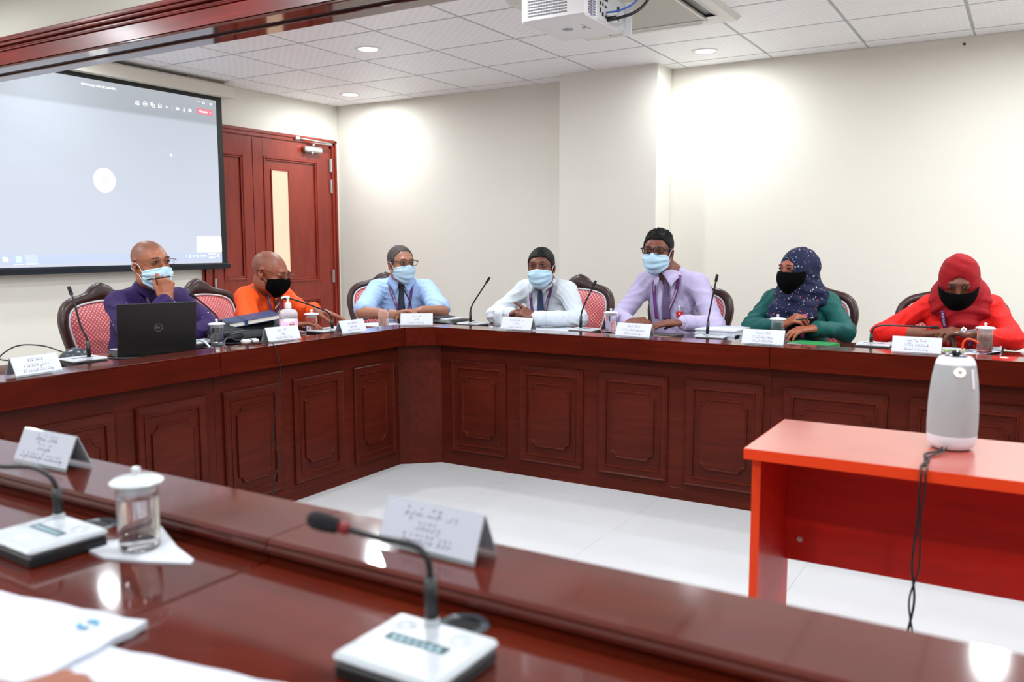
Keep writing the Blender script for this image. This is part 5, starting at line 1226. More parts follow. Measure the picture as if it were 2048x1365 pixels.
def thaana(mb, line, cx, z, h, wd, M):
    adv = lambda ch: {' ': .8, 'ސ': 2.1, 'ޝ': 2.1, '.': .7}.get(ch, 1.3)
    tot = sum(adv(c_) for c_ in line if c_ not in FI)*h; h *= min(1, .145/tot); tot = min(tot, .145); x = cx+tot/2; X0 = x; sl = .12
    for ch in line:
        if ch in FI: strokes = FI[ch]; ox = X0
        else:
            x -= adv(ch)*h; X0 = x+(.55*h if ch in 'ސޝ' else 0); ox = X0; strokes = GL.get(ch, [])
        for s_ in strokes:
            for a, b_ in zip(s_[:-1], s_[1:]):
                p = (ox+(a[0]+sl*a[1])*h, z+a[1]*h); q = (ox+(b_[0]+sl*b_[1])*h, z+b_[1]*h)
                dx, dz = q[0]-p[0], q[1]-p[1]; l = math.hypot(dx, dz) or 1; nx, nz = -dz/l*wd/2, dx/l*wd/2; ex, ez = dx/l*wd*.3, dz/l*wd*.3
                mb.add([(p[0]+nx-ex, 0, p[1]+nz-ez), (q[0]+nx+ex, 0, q[1]+nz+ez), (q[0]-nx+ex, 0, q[1]-nz+ez), (p[0]-nx-ex, 0, p[1]-nz-ez)], [(0, 3, 2, 1)], False, M)
    return mb
EC = 'އިލެކްޝަންސް ކޮމިޝަން'; MEM = 'މެންބަރު'
def card(x, y, rot, label, lines, wd=.182, h=.0060):
    t = thing('name_card', label, 'name card', (x, y, TZ), rot, 'folded name cards in acrylic holders')
    dp, hh = .030, .068; sl = math.atan2(dp, hh); ln = math.hypot(dp, hh)
    for s_ in (-1, 1):
        M_ = T(0, s_*dp, 0) @ (Matrix.Identity(4) if s_ < 0 else Rz(math.pi)) @ Rx(-sl)
        MB().box(-wd/2, wd/2, -.0008, .0008, 0.0012, ln, M=M_).build('acrylic_sheet', ACR, t)
        pp = MB().box(-wd/2+.0015, wd/2-.0015, -.0016, -.0009, .007, ln-.001, M=M_).build('paper_insert', CARDP, t)
        mb = MB(); zs = [ln*.70, ln*.44, ln*.19] if len(lines) == 3 else [ln*.6, ln*.25]
        for i, l_ in enumerate(lines): thaana(mb, l_, 0, zs[i]+.001, h*(1 if i == 0 else .92), .00105, M_ @ T(0, -.0019, 0))
        mb.build('lettering', INK, pp)
    return t
card(-1.72, .998, math.radians(1), 'large name card with three printed lines at the left end of the foreground ledge', ['ޢުމަރު ޝަމީމް'.replace('ޢ', 'އ'), 'އޮފިސަރު', 'އިލެކްޝަންސް ކޮމިޝަންގެ އޮފިސް'], h=.0078)
card(-.737, 1.000, math.radians(-2), 'large name card on the foreground ledge behind the nearer microphone', ['ޑރ. މޫސާ ޝަރީފް', 'ޑިރެކްޓަރު', 'ހެލްތު ޕްރޮޓެކްޝަން'.replace('ޕ', 'ފ')], h=.0078)
card(-2.985, 1.688, math.radians(97), 'leftmost name card on the far table, in front of the mouse', ['އަހުމަދު އާދަމް', 'ސެކްރެޓަރީ ޖެނެރަލް އޮފް ދަ', 'އިލެކްޝަންސް ކޮމިޝަންގެ ރޮނާ'])
card(-3.015, 2.885, math.radians(82), 'name card standing in front of the hand sanitizer bottle', ['ފުއާދު ތައުފީ', 'ރައީސް', EC], wd=.185)
card(-2.968, 3.318, math.radians(88), 'name card between the covered glass and the table corner', ['އިސްމާއީލް ހަބީބު', 'ނައިބު ރައީސް', EC], wd=.18)
card(-2.925, 3.815, math.radians(33), 'name card on the table corner in front of the light blue shirt', ['އަލީ ނަޝާތު', MEM, EC])
card(-2.302, 3.875, math.radians(-1), 'name card in front of the man in the white shirt', ['ޑރ. އަހުމަދު އަކްރަމް', MEM, EC], wd=.19)
card(-1.635, 3.865, math.radians(-4), 'name card in front of the man in the lilac shirt', ['ހަސަން ޒަކަރިއްޔާ', 'ޑެޕިއުޓީ އެސިސްޓެންޓް ޑިރެކްޓަރު'.replace('ޕ', 'ފ'), EC], wd=.188)
card(-1.010, 3.865, math.radians(-1), 'name card in front of the woman in green', ['ސަމްރާ މުހައްމަދު', 'ސީނިއަރު ލީގަލް އޮފިސަރު', EC], wd=.19)
card(-.385, 3.875, math.radians(1), 'rightmost name card, in front of the woman in red', ['ޝަހުދާ އިސްމާއީލް', 'އެސިސްޓެންޓް ޑިރެކްޓަރު', EC], wd=.188)

# ------------------------------------------------------------------ gooseneck microphones
FOAM = mat('foam_black', C(22, 20, 24), .95, bump=(500, .6)); MBW = mat('mic_white', C(180, 184, 189), .3); MBB = mat('mic_black', C(14, 14, 16), .45)
LCD = emis('mic_display', C(62, 84, 92), .10, .7)
def arc(m, r0=.0): return m
def microphone(cx, cy, rot, neck, label, head='slim', user=-1, big=False, base=True, rz0=None):
    """user=-1: the talker sits on the local -y side"""
    t = thing('gooseneck_microphone', label, 'microphone', (cx, cy, WZ), rot, 'gooseneck conference microphones')
    Mi = (T(cx, cy, WZ) @ Rz(rot)).inverted(); P = [Mi @ Vector(p) for p in neck]
    MB().box(-.071, .071, -.062, .062, .0, .018, bev=.003).build('base_shell', MBB, t)
    top = MB().box(-.0735, .0735, -.064, .064, .019, .030, bev=.006).build('base_top', MBW, t); u = user
    MB().box(-.046, .040, .004*-u-.0075, .004*-u+.0085, .0302, .0306).build('display', LCD, top)
    if big:
        mb = MB()
        for k in range(7): mb.box(-.038+k*.0105, -.038+k*.0105+.0065, -.002+.0045-.0035, .0045+.0025, .0306, .0308)
        mb.build('display_digits', mat('digit_pale%d' % int(cx*-99), C(150, 182, 190), .5), top)
        for (bx, by) in ((-.043, .036), (.037, .036)): MB().lathe([(.0125, .0300), (.0135, .0312), (.0145, .0300)], 28, T(bx, -u*by, 0), cap=False).lathe([(0, .0304), (.0105, .0304), (.0112, .03)], 24, T(bx, -u*by, 0), cap=False).build('button', MBW, top)
        MB().lathe([(0, .0304), (.011, .0304), (.0115, .03)], 24, T(0.0, u*.037, 0)).build('round_logo', mat('logo_grey%d' % int(cx*-99), C(196, 204, 216), .5), top)
    p0 = P[0]; MB().lathe([(.010, .0), (.010, .006), (.0085, .009)], 16, T(p0.x, p0.y, .0298)).build('neck_socket', MBW, t)
    pts = catmull([(p0.x, p0.y, .034)]+P[1:], 8)
    b = MB().tube([tuple(p) for p in pts], .0042, 9); 
    # thicker sleeve up to the second point
    b.tube([(p0.x, p0.y, .034), tuple((Vector((p0.x, p0.y, .034))*.0+P[1]))], [.0085, .0075], 12)
    nk = b.build('gooseneck', BLACKP, t)
    e = P[-1]; d = (P[-1]-P[-2]).normalized()
    if head == 'foam':
        MB().tube([e-d*.002, e+d*.004, e+d*.02, e+d*.034, e+d*.040, e+d*.043], [.006, .0095, .0115, .0110, .008, .002], 16).build('foam_windscreen', FOAM, nk)
        MB().tube([e-d*.012, e+d*.001], .0078, 14).build('light_ring', REDR, nk)
    else:
        MB().tube([e-d*.016, e-d*.014, e+d*.020, e+d*.022], [.0045, .0072, .0072, .004], 14).build('capsule', FOAM, nk)
        MB().tube([e-d*.013, e-d*.010], .0078, 14).build('light_ring', REDR if head == 'red' else BLACKP, nk)
    return t
microphone(-.580, .747, 0, [(-.597, .800, .765), (-.599, .800, .825), (-.603, .798, .850), (-.622, .795, .862), (-.664, .778, .869), (-.705, .760, .880)], 'nearest microphone, white base with display, head pointing left over the ledge', 'foam', big=True)
microphone(-1.335, .757, math.radians(-3), [(-1.381, .806, .765), (-1.379, .804, .818), (-1.393, .797, .842), (-1.440, .794, .848), (-1.52, .788, .840), (-1.62, .78, .838)], 'foreground microphone at the left edge beside the covered glass', 'foam', big=True)
microphone(-3.30, 2.07, math.radians(84), [(-3.227, 2.049, .767), (-3.227, 2.047, .84), (-3.24, 2.030, .90), (-3.26, 2.02, 1.0), (-3.28, 2.02, 1.038)], 'microphone left of the laptop, tall straight neck', user=1)
microphone(-3.40, 2.735, math.radians(88), [(-3.335, 2.74, .767), (-3.335, 2.755, .82), (-3.345, 2.795, .865), (-3.350, 2.747, .92), (-3.352, 2.70, .958), (-3.356, 2.668, .982)], 'microphone behind the laptop, neck slanting to the left', user=1)
microphone(-3.262, 3.43, math.radians(90), [(-3.19, 3.419, .767), (-3.19, 3.417, .825), (-3.195, 3.395, .860), (-3.20, 3.325, .891), (-3.215, 3.16, .945), (-3.225, 3.115, .953)], 'microphone bent low towards the hand sanitizer', user=1)
microphone(-3.33, 4.285, math.radians(40), [(-3.285, 4.232, .767), (-3.286, 4.232, .825), (-3.29, 4.222, .87), (-3.295, 4.18, .935), (-3.30, 4.15, .972)], 'microphone before the man in light blue at the corner', user=1)
microphone(-2.79, 4.175, 0, [(-2.769, 4.119, .772), (-2.768, 4.119, .834), (-2.75, 4.12, .880), (-2.69, 4.125, .965), (-2.655, 4.13, 1.015)], 'microphone standing alone left of the man in the white shirt', 'red', user=1)
microphone(-2.06, 4.175, 0, [(-2.057, 4.123, .771), (-2.056, 4.123, .837), (-2.036, 4.125, .900), (-2.0, 4.13, .975), (-1.985, 4.135, 1.008)], 'microphone right of the man in the white shirt, in front of his chair', user=1)
microphone(-1.355, 4.195, 0, [(-1.362, 4.141, .769), (-1.360, 4.141, .841), (-1.347, 4.143, .925), (-1.333, 4.15, 1.01), (-1.327, 4.155, 1.05)], 'microphone right of the man in the lilac shirt', user=1)
microphone(-.598, 4.228, 0, [(-.605, 4.177, .769), (-.605, 4.177, .812), (-.594, 4.178, .840), (-.560, 4.18, .852), (-.47, 4.19, .853), (-.352, 4.20, .852)], 'microphone bent flat in front of the woman in red', 'red', user=1)

# ------------------------------------------------------------------ drinking glasses
def tumbler(x, y, label, lid=True, level=.62, r=.0315, h=.105, z=None, milky=True):
    z = WZ+.0022 if z is None else z
    t = thing('water_glass', label, 'glass', (x, y, z), 0, 'water glasses on the tables')
    MB().lathe([(0, 0), (r-.002, 0), (r, .003), (r+.0008, h), (r-.0012, h), (r-.0022, .012), (0, .010)], 36).build('tumbler', GLASS, t)
    MB().lathe([(0, .0096), (r-.0018, .0116), (r-.0009, h*level), (0, h*level)], 32).build('water', WATER, t)
    if lid:
        MB().lathe([(0, h-.012), (r-.0035, h-.012), (r-.003, h), (r+.009, h+.002), (r+.0095, h+.005), (r+.002, h+.010), (.010, h+.013), (.006, h+.014), (.0045, h+.017), (.0075, h+.022), (.0065, h+.027), (0, h+.029)], 36).build('lid', MILKY, t)
    return t
tumbler(-1.203, .832, 'large covered water glass on a napkin in the foreground', z=WZ+.004, level=.80)
tumbler(-3.306, 2.753, 'covered water glass beside the laptop lid')
tumbler(-3.326, 3.405, 'covered water glass right of the hand sanitizer')
tumbler(-3.317, 4.000, 'uncovered half-full glass in front of the light blue sleeve', lid=False, level=.42)
tumbler(-2.66, 4.255, 'glass left of the interlaced hands of the man in white', lid=False, level=.8, r=.0325, h=.10)
tumbler(-1.960, 4.299, 'covered glass left of the man in the lilac shirt')
tumbler(-1.065, 4.329, 'covered glass behind the name card of the woman in green', z=WZ+.004)
tumbler(-.156, 4.315, 'covered glass at the right in front of the woman in red', z=WZ+.004, level=.86)
tumbler(-3.20, 1.60, 'glass cut off by the left edge of the picture')
# napkins and saucers under glasses
def sheet(name, pts, z0, th, m, label, cat, group=None, curl=0, parent=None, kind=None):
    mb = MB(); n = len(pts); cx = sum(p[0] for p in pts)/n; cy = sum(p[1] for p in pts)/n
    zz = [p[2] if len(p) > 2 else 0 for p in pts]
    vs = [(p[0], p[1], z0+z) for p, z in zip(pts, zz)]+[(cx, cy, z0)]+[(p[0], p[1], z0+z+th) for p, z in zip(pts, zz)]+[(cx, cy, z0+th)]
    fs = [((i+1) % n, i, n) for i in range(n)]+[(n+1+i, n+1+(i+1) % n, 2*n+1) for i in range(n)]+[(i, (i+1) % n, n+1+(i+1) % n, n+1+i) for i in range(n)]
    mb.add(vs, fs); return tag(mb.build(name, m, parent), label, cat, group)
NG = 'paper napkins under the glasses'
sheet('napkin', [(-1.306, .789), (-1.268, .835), (-1.235, .862, .004), (-1.226, .883, .022), (-1.214, .880, .020), (-1.15, .862, .002), (-1.085, .842), (-1.077, .829), (-1.14, .80), (-1.213, .776)], WZ, .0035, CLOTHN, 'white folded napkin under the foreground glass', 'napkin', NG)
sheet('napkin', [(-3.37, 2.72), (-3.33, 2.80), (-3.26, 2.80), (-3.25, 2.74), (-3.30, 2.70)], WZ, .002, CLOTHN, 'napkin under the glass beside the laptop', 'napkin', NG)
sheet('napkin', [(-3.37, 3.36), (-3.36, 3.45), (-3.28, 3.46), (-3.27, 3.38), (-3.31, 3.35)], WZ, .002, CLOTHN, 'napkin under the glass right of the sanitizer', 'napkin', NG)
sheet('napkin', [(-3.40, 3.93), (-3.36, 4.05), (-3.27, 4.07), (-3.20, 4.02), (-3.24, 3.95), (-3.32, 3.92)], WZ, .002, CLOTHN, 'napkin under the uncovered glass at the table corner', 'napkin', NG)
sheet('napkin', [(-2.74, 4.20), (-2.72, 4.30), (-2.60, 4.31), (-2.58, 4.22), (-2.66, 4.18)], WZ, .002, CLOTHN, 'napkin under the glass of the man in white', 'napkin', NG)
sheet('napkin', [(-2.03, 4.26), (-2.0, 4.36), (-1.91, 4.37), (-1.90, 4.27), (-1.94, 4.24, .012)], WZ, .002, CLOTHN, 'napkin under the glass left of the man in lilac', 'napkin', NG)
sheet('napkin', [(-1.12, 4.28), (-1.10, 4.38), (-1.01, 4.38), (-1.02, 4.28)], WZ, .003, CLOTHN, 'napkin under the glass behind the card of the woman in green', 'napkin', NG)
sheet('napkin', [(-.215, 4.345, .012), (-.19, 4.30), (-.15, 4.285, .002), (-.10, 4.33, .010), (-.09, 4.39), (-.14, 4.42, .004), (-.20, 4.40)], WZ, .003, mat('napkin_blue', C(214, 224, 244), .8), 'bluish crumpled napkin under the glass of the woman in red', 'napkin', NG)

# ------------------------------------------------------------------ papers and stationery
def rect(x, y, rot, w_, h_, lift=()):
    c_, s_ = math.cos(rot), math.sin(rot); out = []
    for i, (u, v) in enumerate(((-.5, -.5), (.5, -.5), (.5, .5), (-.5, .5))):
        z = lift[i] if i < len(lift) else 0; out.append((x+u*w_*c_-v*h_*s_, y+u*w_*s_+v*h_*c_, z))
    return out
PG = 'white papers lying on the tables'
def fine(pts, seed, amp=.0015, n=8):
    rnd = random.Random(seed); out = []
    for i in range(len(pts)):
        a, b_ = pts[i], pts[(i+1) % len(pts)]
        for k in range(n):
            t = k/n; out.append(tuple(a[j]*(1-t)+b_[j]*t for j in range(3))); out[-1] = (out[-1][0], out[-1][1], out[-1][2]+abs(math.sin(k*1.3+seed+i*2))*amp)
    return out
r_ = math.radians(9.9)
tip = Vector((-.939, .654)); e1 = Vector((-.985, -.172)); e2 = Vector((.172, -.985))
cpt = tip+e1*.1485+e2*.105
ps = sheet('paper_stack', fine(rect(cpt.x, cpt.y, r_, .297, .21), 1.2, .004), WZ, .009, PAPER, 'stack of white papers with a small blue logo at the bottom left', 'papers', PG)
lm = MB(); lc = tip+e1*.062+e2*.035
for a0, a1, c_ in ((20, 150, 0), (200, 330, 1)):
    q = circ(.013, 10, a0=a0, a1=a1)
    for (p0_, p1_) in zip(q[:-1], q[1:]):
        lm.add([(lc.x+p0_[0], lc.y+p0_[1], 0), (lc.x+p1_[0], lc.y+p1_[1], 0), (lc.x+p1_[0]*.62, lc.y+p1_[1]*.5, 0), (lc.x+p0_[0]*.62, lc.y+p0_[1]*.5, 0)], [(0, 1, 2, 3)])
lo_ = lm.build('printed_logo', mat('logo_blue', C(60, 140, 176), .6), ps); lo_.location = (0, 0, WZ+.0125)
mb = MB()
for k in range(5): mb.box(-.11, -.11+.16-.02*(k % 3), -.0012, .0012, 0, .0002, M=T(cpt.x, cpt.y, WZ+.0108) @ Rz(r_) @ T(0, -.02-k*.011, 0))
mb.build('printed_lines', mat('faint_print', C(196, 200, 214), .7), ps)
c2_ = Vector((-.935, .594))-e1*.1485+e2*.105
sheet('paper_stack', fine(rect(c2_.x, c2_.y, r_, .297, .21), 2.7, .003), WZ, .0035, PAPER, 'white sheets under the hand at the bottom edge of the picture', 'papers', PG)
sheet('paper_sheet', fine(rect(-3.52, 2.62, math.radians(80), .42, .22), 1, .001, 4), WZ, .003, PAPER, 'white papers behind the open laptop', 'papers', PG)
sheet('paper_sheet', fine(rect(-3.43, 3.62, math.radians(80), .30, .21), 3, .001, 4), WZ, .003, PAPER, 'white papers under the hand of the man in orange', 'papers', PG)
sheet('paper_sheet', fine(rect(-3.40, 4.06, math.radians(55), .22, .20), 4, .001, 4), WZ, .0015, PAPER, 'white papers left of the uncovered glass', 'papers', PG)
sheet('paper_sheet', fine(rect(-2.31, 4.30, math.radians(-8), .30, .20), 5, .002, 4), WZ, .004, PAPER, 'white papers in front of the man in the white shirt', 'papers', PG)
sheet('paper_sheet', fine(rect(-.275, 4.33, math.radians(-4), .21, .19), 6, .001, 4), WZ, .004, PAPER, 'white papers in front of the woman in red', 'papers', PG)
sheet('paper_sheet', fine(rect(-.49, 4.28, math.radians(5), .13, .10), 6, .001, 4), WZ, .002, PAPER, 'white sheet with a blue stripe beside the bent microphone', 'papers', PG)
sheet('paper_sheet', fine(rect(-1.215, 4.12, math.radians(10), .12, .12), 9, .001, 4), WZ, .003, PAPER, 'small white papers between the thick stack and the next name card', 'papers', PG)
sheet('paper_sheet', [(-.99, 4.14), (-.985, 4.24, .008), (-.90, 4.27, .004), (-.88, 4.18), (-.93, 4.13)], WZ, .002, PAPER, 'folded white note under the fingers of the woman in green', 'papers', PG)
# thick stack beside the lilac shirt
st = thing('document_stack', 'thick stack of white documents between lilac man and woman in green', 'papers', (-1.345, 4.345, WZ), math.radians(-3))
for k in range(7): MB().box(-.105+.003*(k % 2), .108-.002*(k % 3), -.13+.002*(k % 3), .13, k*.0078, k*.0078+.0073, bev=.0008).build('document', PAPER, st)
MB().box(.106, .109, -.125, -.06, .012, .03).build('binder_clip', BLACKP, st)
# green book
gb = thing('green_book', 'green-covered book lying in front of the woman in green', 'book', (-.865, 4.215, WZ), math.radians(-12))
MB().box(-.098, .098, -.068, .068, .002, .015).build('pages', PAPER, gb)
MB().box(-.10, .10, -.07, .07, .0152, .0172).box(-.10, .10, -.07, .07, 0, .0018).box(.0985, .10, -.07, .07, .0018, .0152).build('cover', mat('green_cover', C(40, 138, 76), .4, vary=(12, .05)), gb)
# notebook under the lilac man's hands
nb = thing('notebook', 'cream-paged notebook with dark cover under the lilac man\'s left hand', 'book', (-1.585, 4.12, WZ), math.radians(-8))
MB().box(-.08, .08, -.05, .055, .003, .026).build('pages', mat('cream_pages', C(214, 206, 190), .8), nb)
MB().box(-.083, .083, -.053, .058, .0262, .0285).box(-.083, .083, -.053, .058, 0, .0028).box(.0815, .0845, -.053, .058, .0, .0285).build('cover', mat('dark_cover', C(34, 26, 28), .5), nb)
sheet('paper_sheet', rect(-1.50, 4.02, math.radians(4), .10, .05), WZ, .0025, PAPER, 'small white card in front of the cream notebook', 'papers', PG)
def pen(name, a, b_, m, label, r=.004):
    a, b_ = Vector(a), Vector(b_); d = (b_-a).normalized(); t = thing(name, label, 'pen', tuple(a)); o = Vector((0, 0, 0)); L_ = (b_-a).length
    MB().tube([o, d*.001, d*(L_*.80)], [r*.7, r, r], 10).build('barrel', m, t); MB().tube([d*(L_*.80), d*(L_*.93), d*L_], [r*.95, r*.7, r*.15], 10).build('tip', STEEL, t)
    MB().tube([d*.0+Vector((0, 0, .004)), d*(L_*.28)+Vector((0, 0, .0045))], r*.25, 6).build('pocket_clip', STEEL, t); return t
pen('ballpoint_pen', (-3.425, 2.475, 1.065), (-3.425, 2.625, 1.080), mat('pen_black_white', C(36, 36, 40), .3), 'black pen held against the blue mask by the man in purple')
pen('ballpoint_pen', (-.965, 4.275, .852), (-.876, 4.25, .868), mat('pen_black', C(16, 16, 18), .3), 'black pen in the raised hand of the woman in green', .0034)
pen('ballpoint_pen', (-.19, 4.265, .842), (-.275, 4.27, .825), mat('pen_grey', C(120, 124, 130), .3), 'grey pen held by the woman in red', .0034)
pen('ballpoint_pen', (-1.63, 4.10, .768), (-1.75, 4.13, .768), mat('pen_silver', C(150, 154, 170), .25, metal=.5), 'silver pen lying under the fingers of the man in lilac', .0034)
# floral box, swipe case and orange ring of the woman in red
fb = thing('patterned_case', 'green floral case on the papers of the woman in red', 'case', (-.285, 4.275, WZ+.0045), math.radians(-4))
fm = mat('floral_side', C(160, 176, 130), .6); flecks_ok = fm.node_tree.nodes['Principled BSDF']
N, L = fm.node_tree.nodes, fm.node_tree.links; vo = N.new('ShaderNodeTexVoronoi'); vo.inputs['Scale'].default_value = 90; tc = N.new('ShaderNodeTexCoord'); L.new(tc.outputs['Object'], vo.inputs['Vector'])
r = ramp(N, L, vo.outputs['Distance'], [(.15, C(222, 120, 90)), (.3, C(196, 204, 150)), (.6, C(96, 140, 84)), (.8, C(210, 214, 180))]); L.new(r.outputs[0], flecks_ok.inputs['Base Color'])
MB().box(-.055, .055, -.035, .035, 0, .013, bev=.003).build('case_body', fm, fb); MB().box(-.052, .052, -.030, .034, .013, .0155, bev=.001).build('notepad', PAPER, fb)
MB().box(-.075, -.047, -.036, -.012, -.0035, .032, bev=.005).build('charger_head', WHITEP, fb)
tag(MB().tube(catmull([(-.238, 4.24, .758), (-.236, 4.235, .785), (-.222, 4.235, .803), (-.198, 4.24, .80), (-.175, 4.25, .785)], 6), .0045, 8).build('orange_strap', mat('strap_orange', C(240, 74, 30), .5)), 'bright orange looped strap beside the hand of the woman in red', 'strap')
lb = thing('id_badge_reel', 'small grey square badge reel hanging over the woman in red\'s papers', 'badge', (-.238, 4.255, .842), math.radians(10))
MB().box(-.010, .010, -.003, .003, -.010, .010, M=Ry(.6), bev=.002).build('badge_body', WHITEP, lb); MB().lathe([(0, 0), (.003, 0), (0, .001)], 10, T(0, -.0032, 0) @ Rx(math.pi/2)).build('badge_button', BLACKP, lb)
tag(MB().lathe([(0, 0), (.016, 0), (.014, .0012), (0, .0015)], 20, T(-.07, 3.90, TZ)).build('white_disc', WHITEP), 'small white disc on the table ledge at the right edge', 'disc')
tag(MB().box(-.018, .018, -.009, .009, 0, .050, M=T(-.11, 4.43, WZ) @ Rx(-.1), bev=.004).build('phone_charger', WHITEP), 'small white charger block standing behind the right-hand glass', 'charger')

# ------------------------------------------------------------------ left wing: laptop, mouse, cables, bag, notebook, sanitizer
lp = thing('laptop', 'open black laptop seen from behind its lid, round silver logo', 'laptop', (-3.258, 2.388, WZ), math.radians(68))
LB = mat('laptop_black', C(14, 14, 15), .42, vary=(60, .1)); 
MB().box(-.165, .165, .0, .20, .003, .017, bev=.004).build('keyboard_base', LB, lp)
mb = MB()
for i in range(12):
    for j in range(4): mb.box(-.14+i*.0235, -.14+i*.0235+.019, .03+j*.02, .03+j*.02+.016, .017, .0185)
mb.build('keys', BLACKP, lp, kind='stuff')
Ml = T(0, .0, .014) @ Rx(math.radians(9))
lid = MB().box(-.165, .165, -.006, .0, .0, .228, M=Ml, bev=.0028).build('lid', LB, lp)
MB().box(-.155, .155, .0002, .0006, .012, .220, M=Ml).build('display_panel', mat('laptop_screen', C(20, 24, 34), .1), lp)
LG = mat('logo_silver', C(150, 154, 158), .3, metal=.6)
Mt = Ml @ T(0.004, -.0063, .118) @ Matrix(((1, 0, 0, 0), (0, 0, -1, 0), (0, 1, 0, 0), (0, 0, 0, 1)))
mb = MB().lathe([(.0158, 0), (.0158, .0004), (.0172, .0004), (.0172, 0)], 36, Mt, cap=False); mb.build('logo_ring', LG, lid)
text_obj('logo_lettering', 'DELL', .0125, LG, lid, Mt, .0003)
ms = thing('computer_mouse', 'dark grey computer mouse left of the laptop', 'mouse', (-3.47, 2.135, WZ), math.radians(120)); ms.scale = (1.2, 1.15, 1.3)
mb = MB(); rows = []
for i in range(13):
    a = i/12*math.pi; row = []
    for j in range(17):
        b_ = j/16*2*math.pi; x = .033*math.sin(a)*math.cos(b_); y = .058*math.cos(a); z = .040*math.sin(a)*max(0, math.sin(b_))*(1-.25*math.cos(a)); row.append((x, y, z+.001))
    rows.append(row)
mb.grid(rows); mb.build('shell', mat('mouse_grey', C(44, 50, 58), .3), ms); MB().lathe([(0, 0), (.004, .001), (.004, .006), (0, .007)], 10, T(0, -.02, .036)).build('scroll_wheel', BLACKP, ms)
MB().box(-.006, .006, -.042, -.030, .026, .0275, M=Rx(-.0)).build('logo_mark', MBW, ms)
cable('mouse_cable', [(-3.50, 2.19, .745), (-3.56, 2.15, .76), (-3.66, 2.12, .785), (-3.74, 2.07, .79), (-3.78, 2.03, .77), (-3.76, 1.98, .738), (-3.62, 1.98, .738)], .0032, BLACKP, 'black mouse cable arching behind the leftmost name card')
cable('charging_cable', [(-3.42, 2.20, .742), (-3.44, 2.15, .752), (-3.36, 2.12, .756), (-3.26, 2.22, .746), (-3.195, 2.33, .743), (-3.14, 2.45, .743), (-3.125, 2.56, .745), (-3.18, 2.68, .752), (-3.24, 2.745, .775), (-3.27, 2.83, .796), (-3.30, 2.90, .785), (-3.34, 2.97, .745), (-3.38, 3.02, .742)], .0042, mat('cable_grey', C(48, 54, 62), .45), 'thick grey cable running in front of the laptop')
cable('usb_lead', [(-3.30, 1.99, .739), (-3.22, 2.05, .739), (-3.24, 2.17, .740), (-3.165, 2.28, .740), (-3.115, 2.40, .740), (-3.10, 2.50, .742), (-3.13, 2.58, .746), (-3.21, 2.60, .756), (-3.27, 2.56, .75)], .0028, BLACKP, 'thin black lead looping on the table in front of the laptop')
cable('display_lead', [(-3.42, 2.02, .739), (-3.30, 2.10, .740), (-3.20, 2.24, .740), (-3.13, 2.36, .746), (-3.10, 2.45, .752), (-3.11, 2.56, .744), (-3.16, 2.63, .741), (-3.10, 2.55, .740), (-3.105, 2.40, .740)], .0024, BLACKP, 'thin black lead doubling back below the laptop corner')
cable('audio_lead', [(-3.14, 2.20, .739), (-3.12, 2.38, .74), (-3.16, 2.50, .741), (-3.28, 2.70, .745), (-3.22, 2.78, .80), (-3.12, 2.80, .775), (-3.06, 2.74, .7745), (-2.99, 2.74, .776), (-2.935, 2.735, .781), (-2.899, 2.730, .770), (-2.896, 2.745, .72), (-2.897, 2.758, .66), (-2.899, 2.745, .58), (-2.90, 2.725, .48), (-2.902, 2.704, .365), (-2.90, 2.735, .242), (-2.90, 2.70, .15), (-2.905, 2.69, .06), (-2.91, 2.68, .004), (-2.89, 2.60, .003)], .0023, BLACKP, 'thin black lead hanging down the front of the left table')
bag = thing('laptop_bag', 'black soft laptop bag lying on the table in front of the man in orange', 'bag', (-3.445, 3.045, WZ), math.radians(72)); bag.scale = (1.08, 1.1, 1.12)
BG = mat('bag_black', C(15, 15, 17), .6, bump=(160, .3))
def cushion(mb, hx, hy, z0, z1, nx=14, ny=10, sag=None, e=.22):
    top = []; bot = []
    for j in range(ny+1):
        v = j/ny*2-1; rt = []; rb = []
        for i in range(nx+1):
            u = i/nx*2-1; f = max(0, (1-abs(u)**6))**e*max(0, (1-abs(v)**6))**e; zc = z0+(z1-z0)*.42
            s_ = (sag(u, v) if sag else 0)
            rt.append((u*hx, v*hy, zc+(z1-zc)*f+s_*f)); rb.append((u*hx, v*hy, zc-(zc-z0)*f))
        top.append(rt); bot.append(rb[::-1])
    mb.grid(top).grid(bot); return mb
cushion(MB(), .195, .125, .002, .088, sag=lambda u, v: .006*math.sin(4*u+3*v)+.004*math.sin(9*u)).build('bag_body', BG, bag)
cushion(MB(), .15, .02, .008, .055).build('front_pocket', BG, bag).location = (0, -.128, 0)
MB().tube(catmull([(-.17, -.126, .05), (-.05, -.135, .056), (.08, -.134, .052), (.18, -.122, .046)], 6), .0028, 6).build('zipper', mat('zip_grey', C(70, 72, 76), .4, metal=.5), bag)
MB().tube(catmull([(.03, -.14, .055), (.045, -.148, .046), (.07, -.148, .050), (.085, -.142, .056), (.075, -.15, .062), (.05, -.15, .060)], 5), .0022, 6).build('zip_pull', STEEL, bag)
MB().tube(catmull([(-.13, -.14, .03), (-.11, -.165, .018), (-.07, -.165, .03), (-.06, -.14, .035)], 5), .004, 8).build('strap_buckle', BLACKP, bag)
MB().tube(catmull([(-.19, -.05, .04), (-.21, -.10, .02), (-.15, -.155, .008), (-.02, -.17, .008), (.12, -.155, .01), (.2, -.10, .03)], 6), .007, 8, flat=.4).build('shoulder_strap', BG, bag)
nbk = thing('hardcover_notebook', 'navy hardcover notebook with elastic band lying on the black bag', 'book', (-3.40, 2.985, WZ+.090), math.radians(58)); nbk.rotation_euler = (math.radians(4), math.radians(-8), math.radians(62)); nbk.location = (-3.385, 3.035, WZ+.098); nbk.scale = (1.15, 1.05, 1.05)
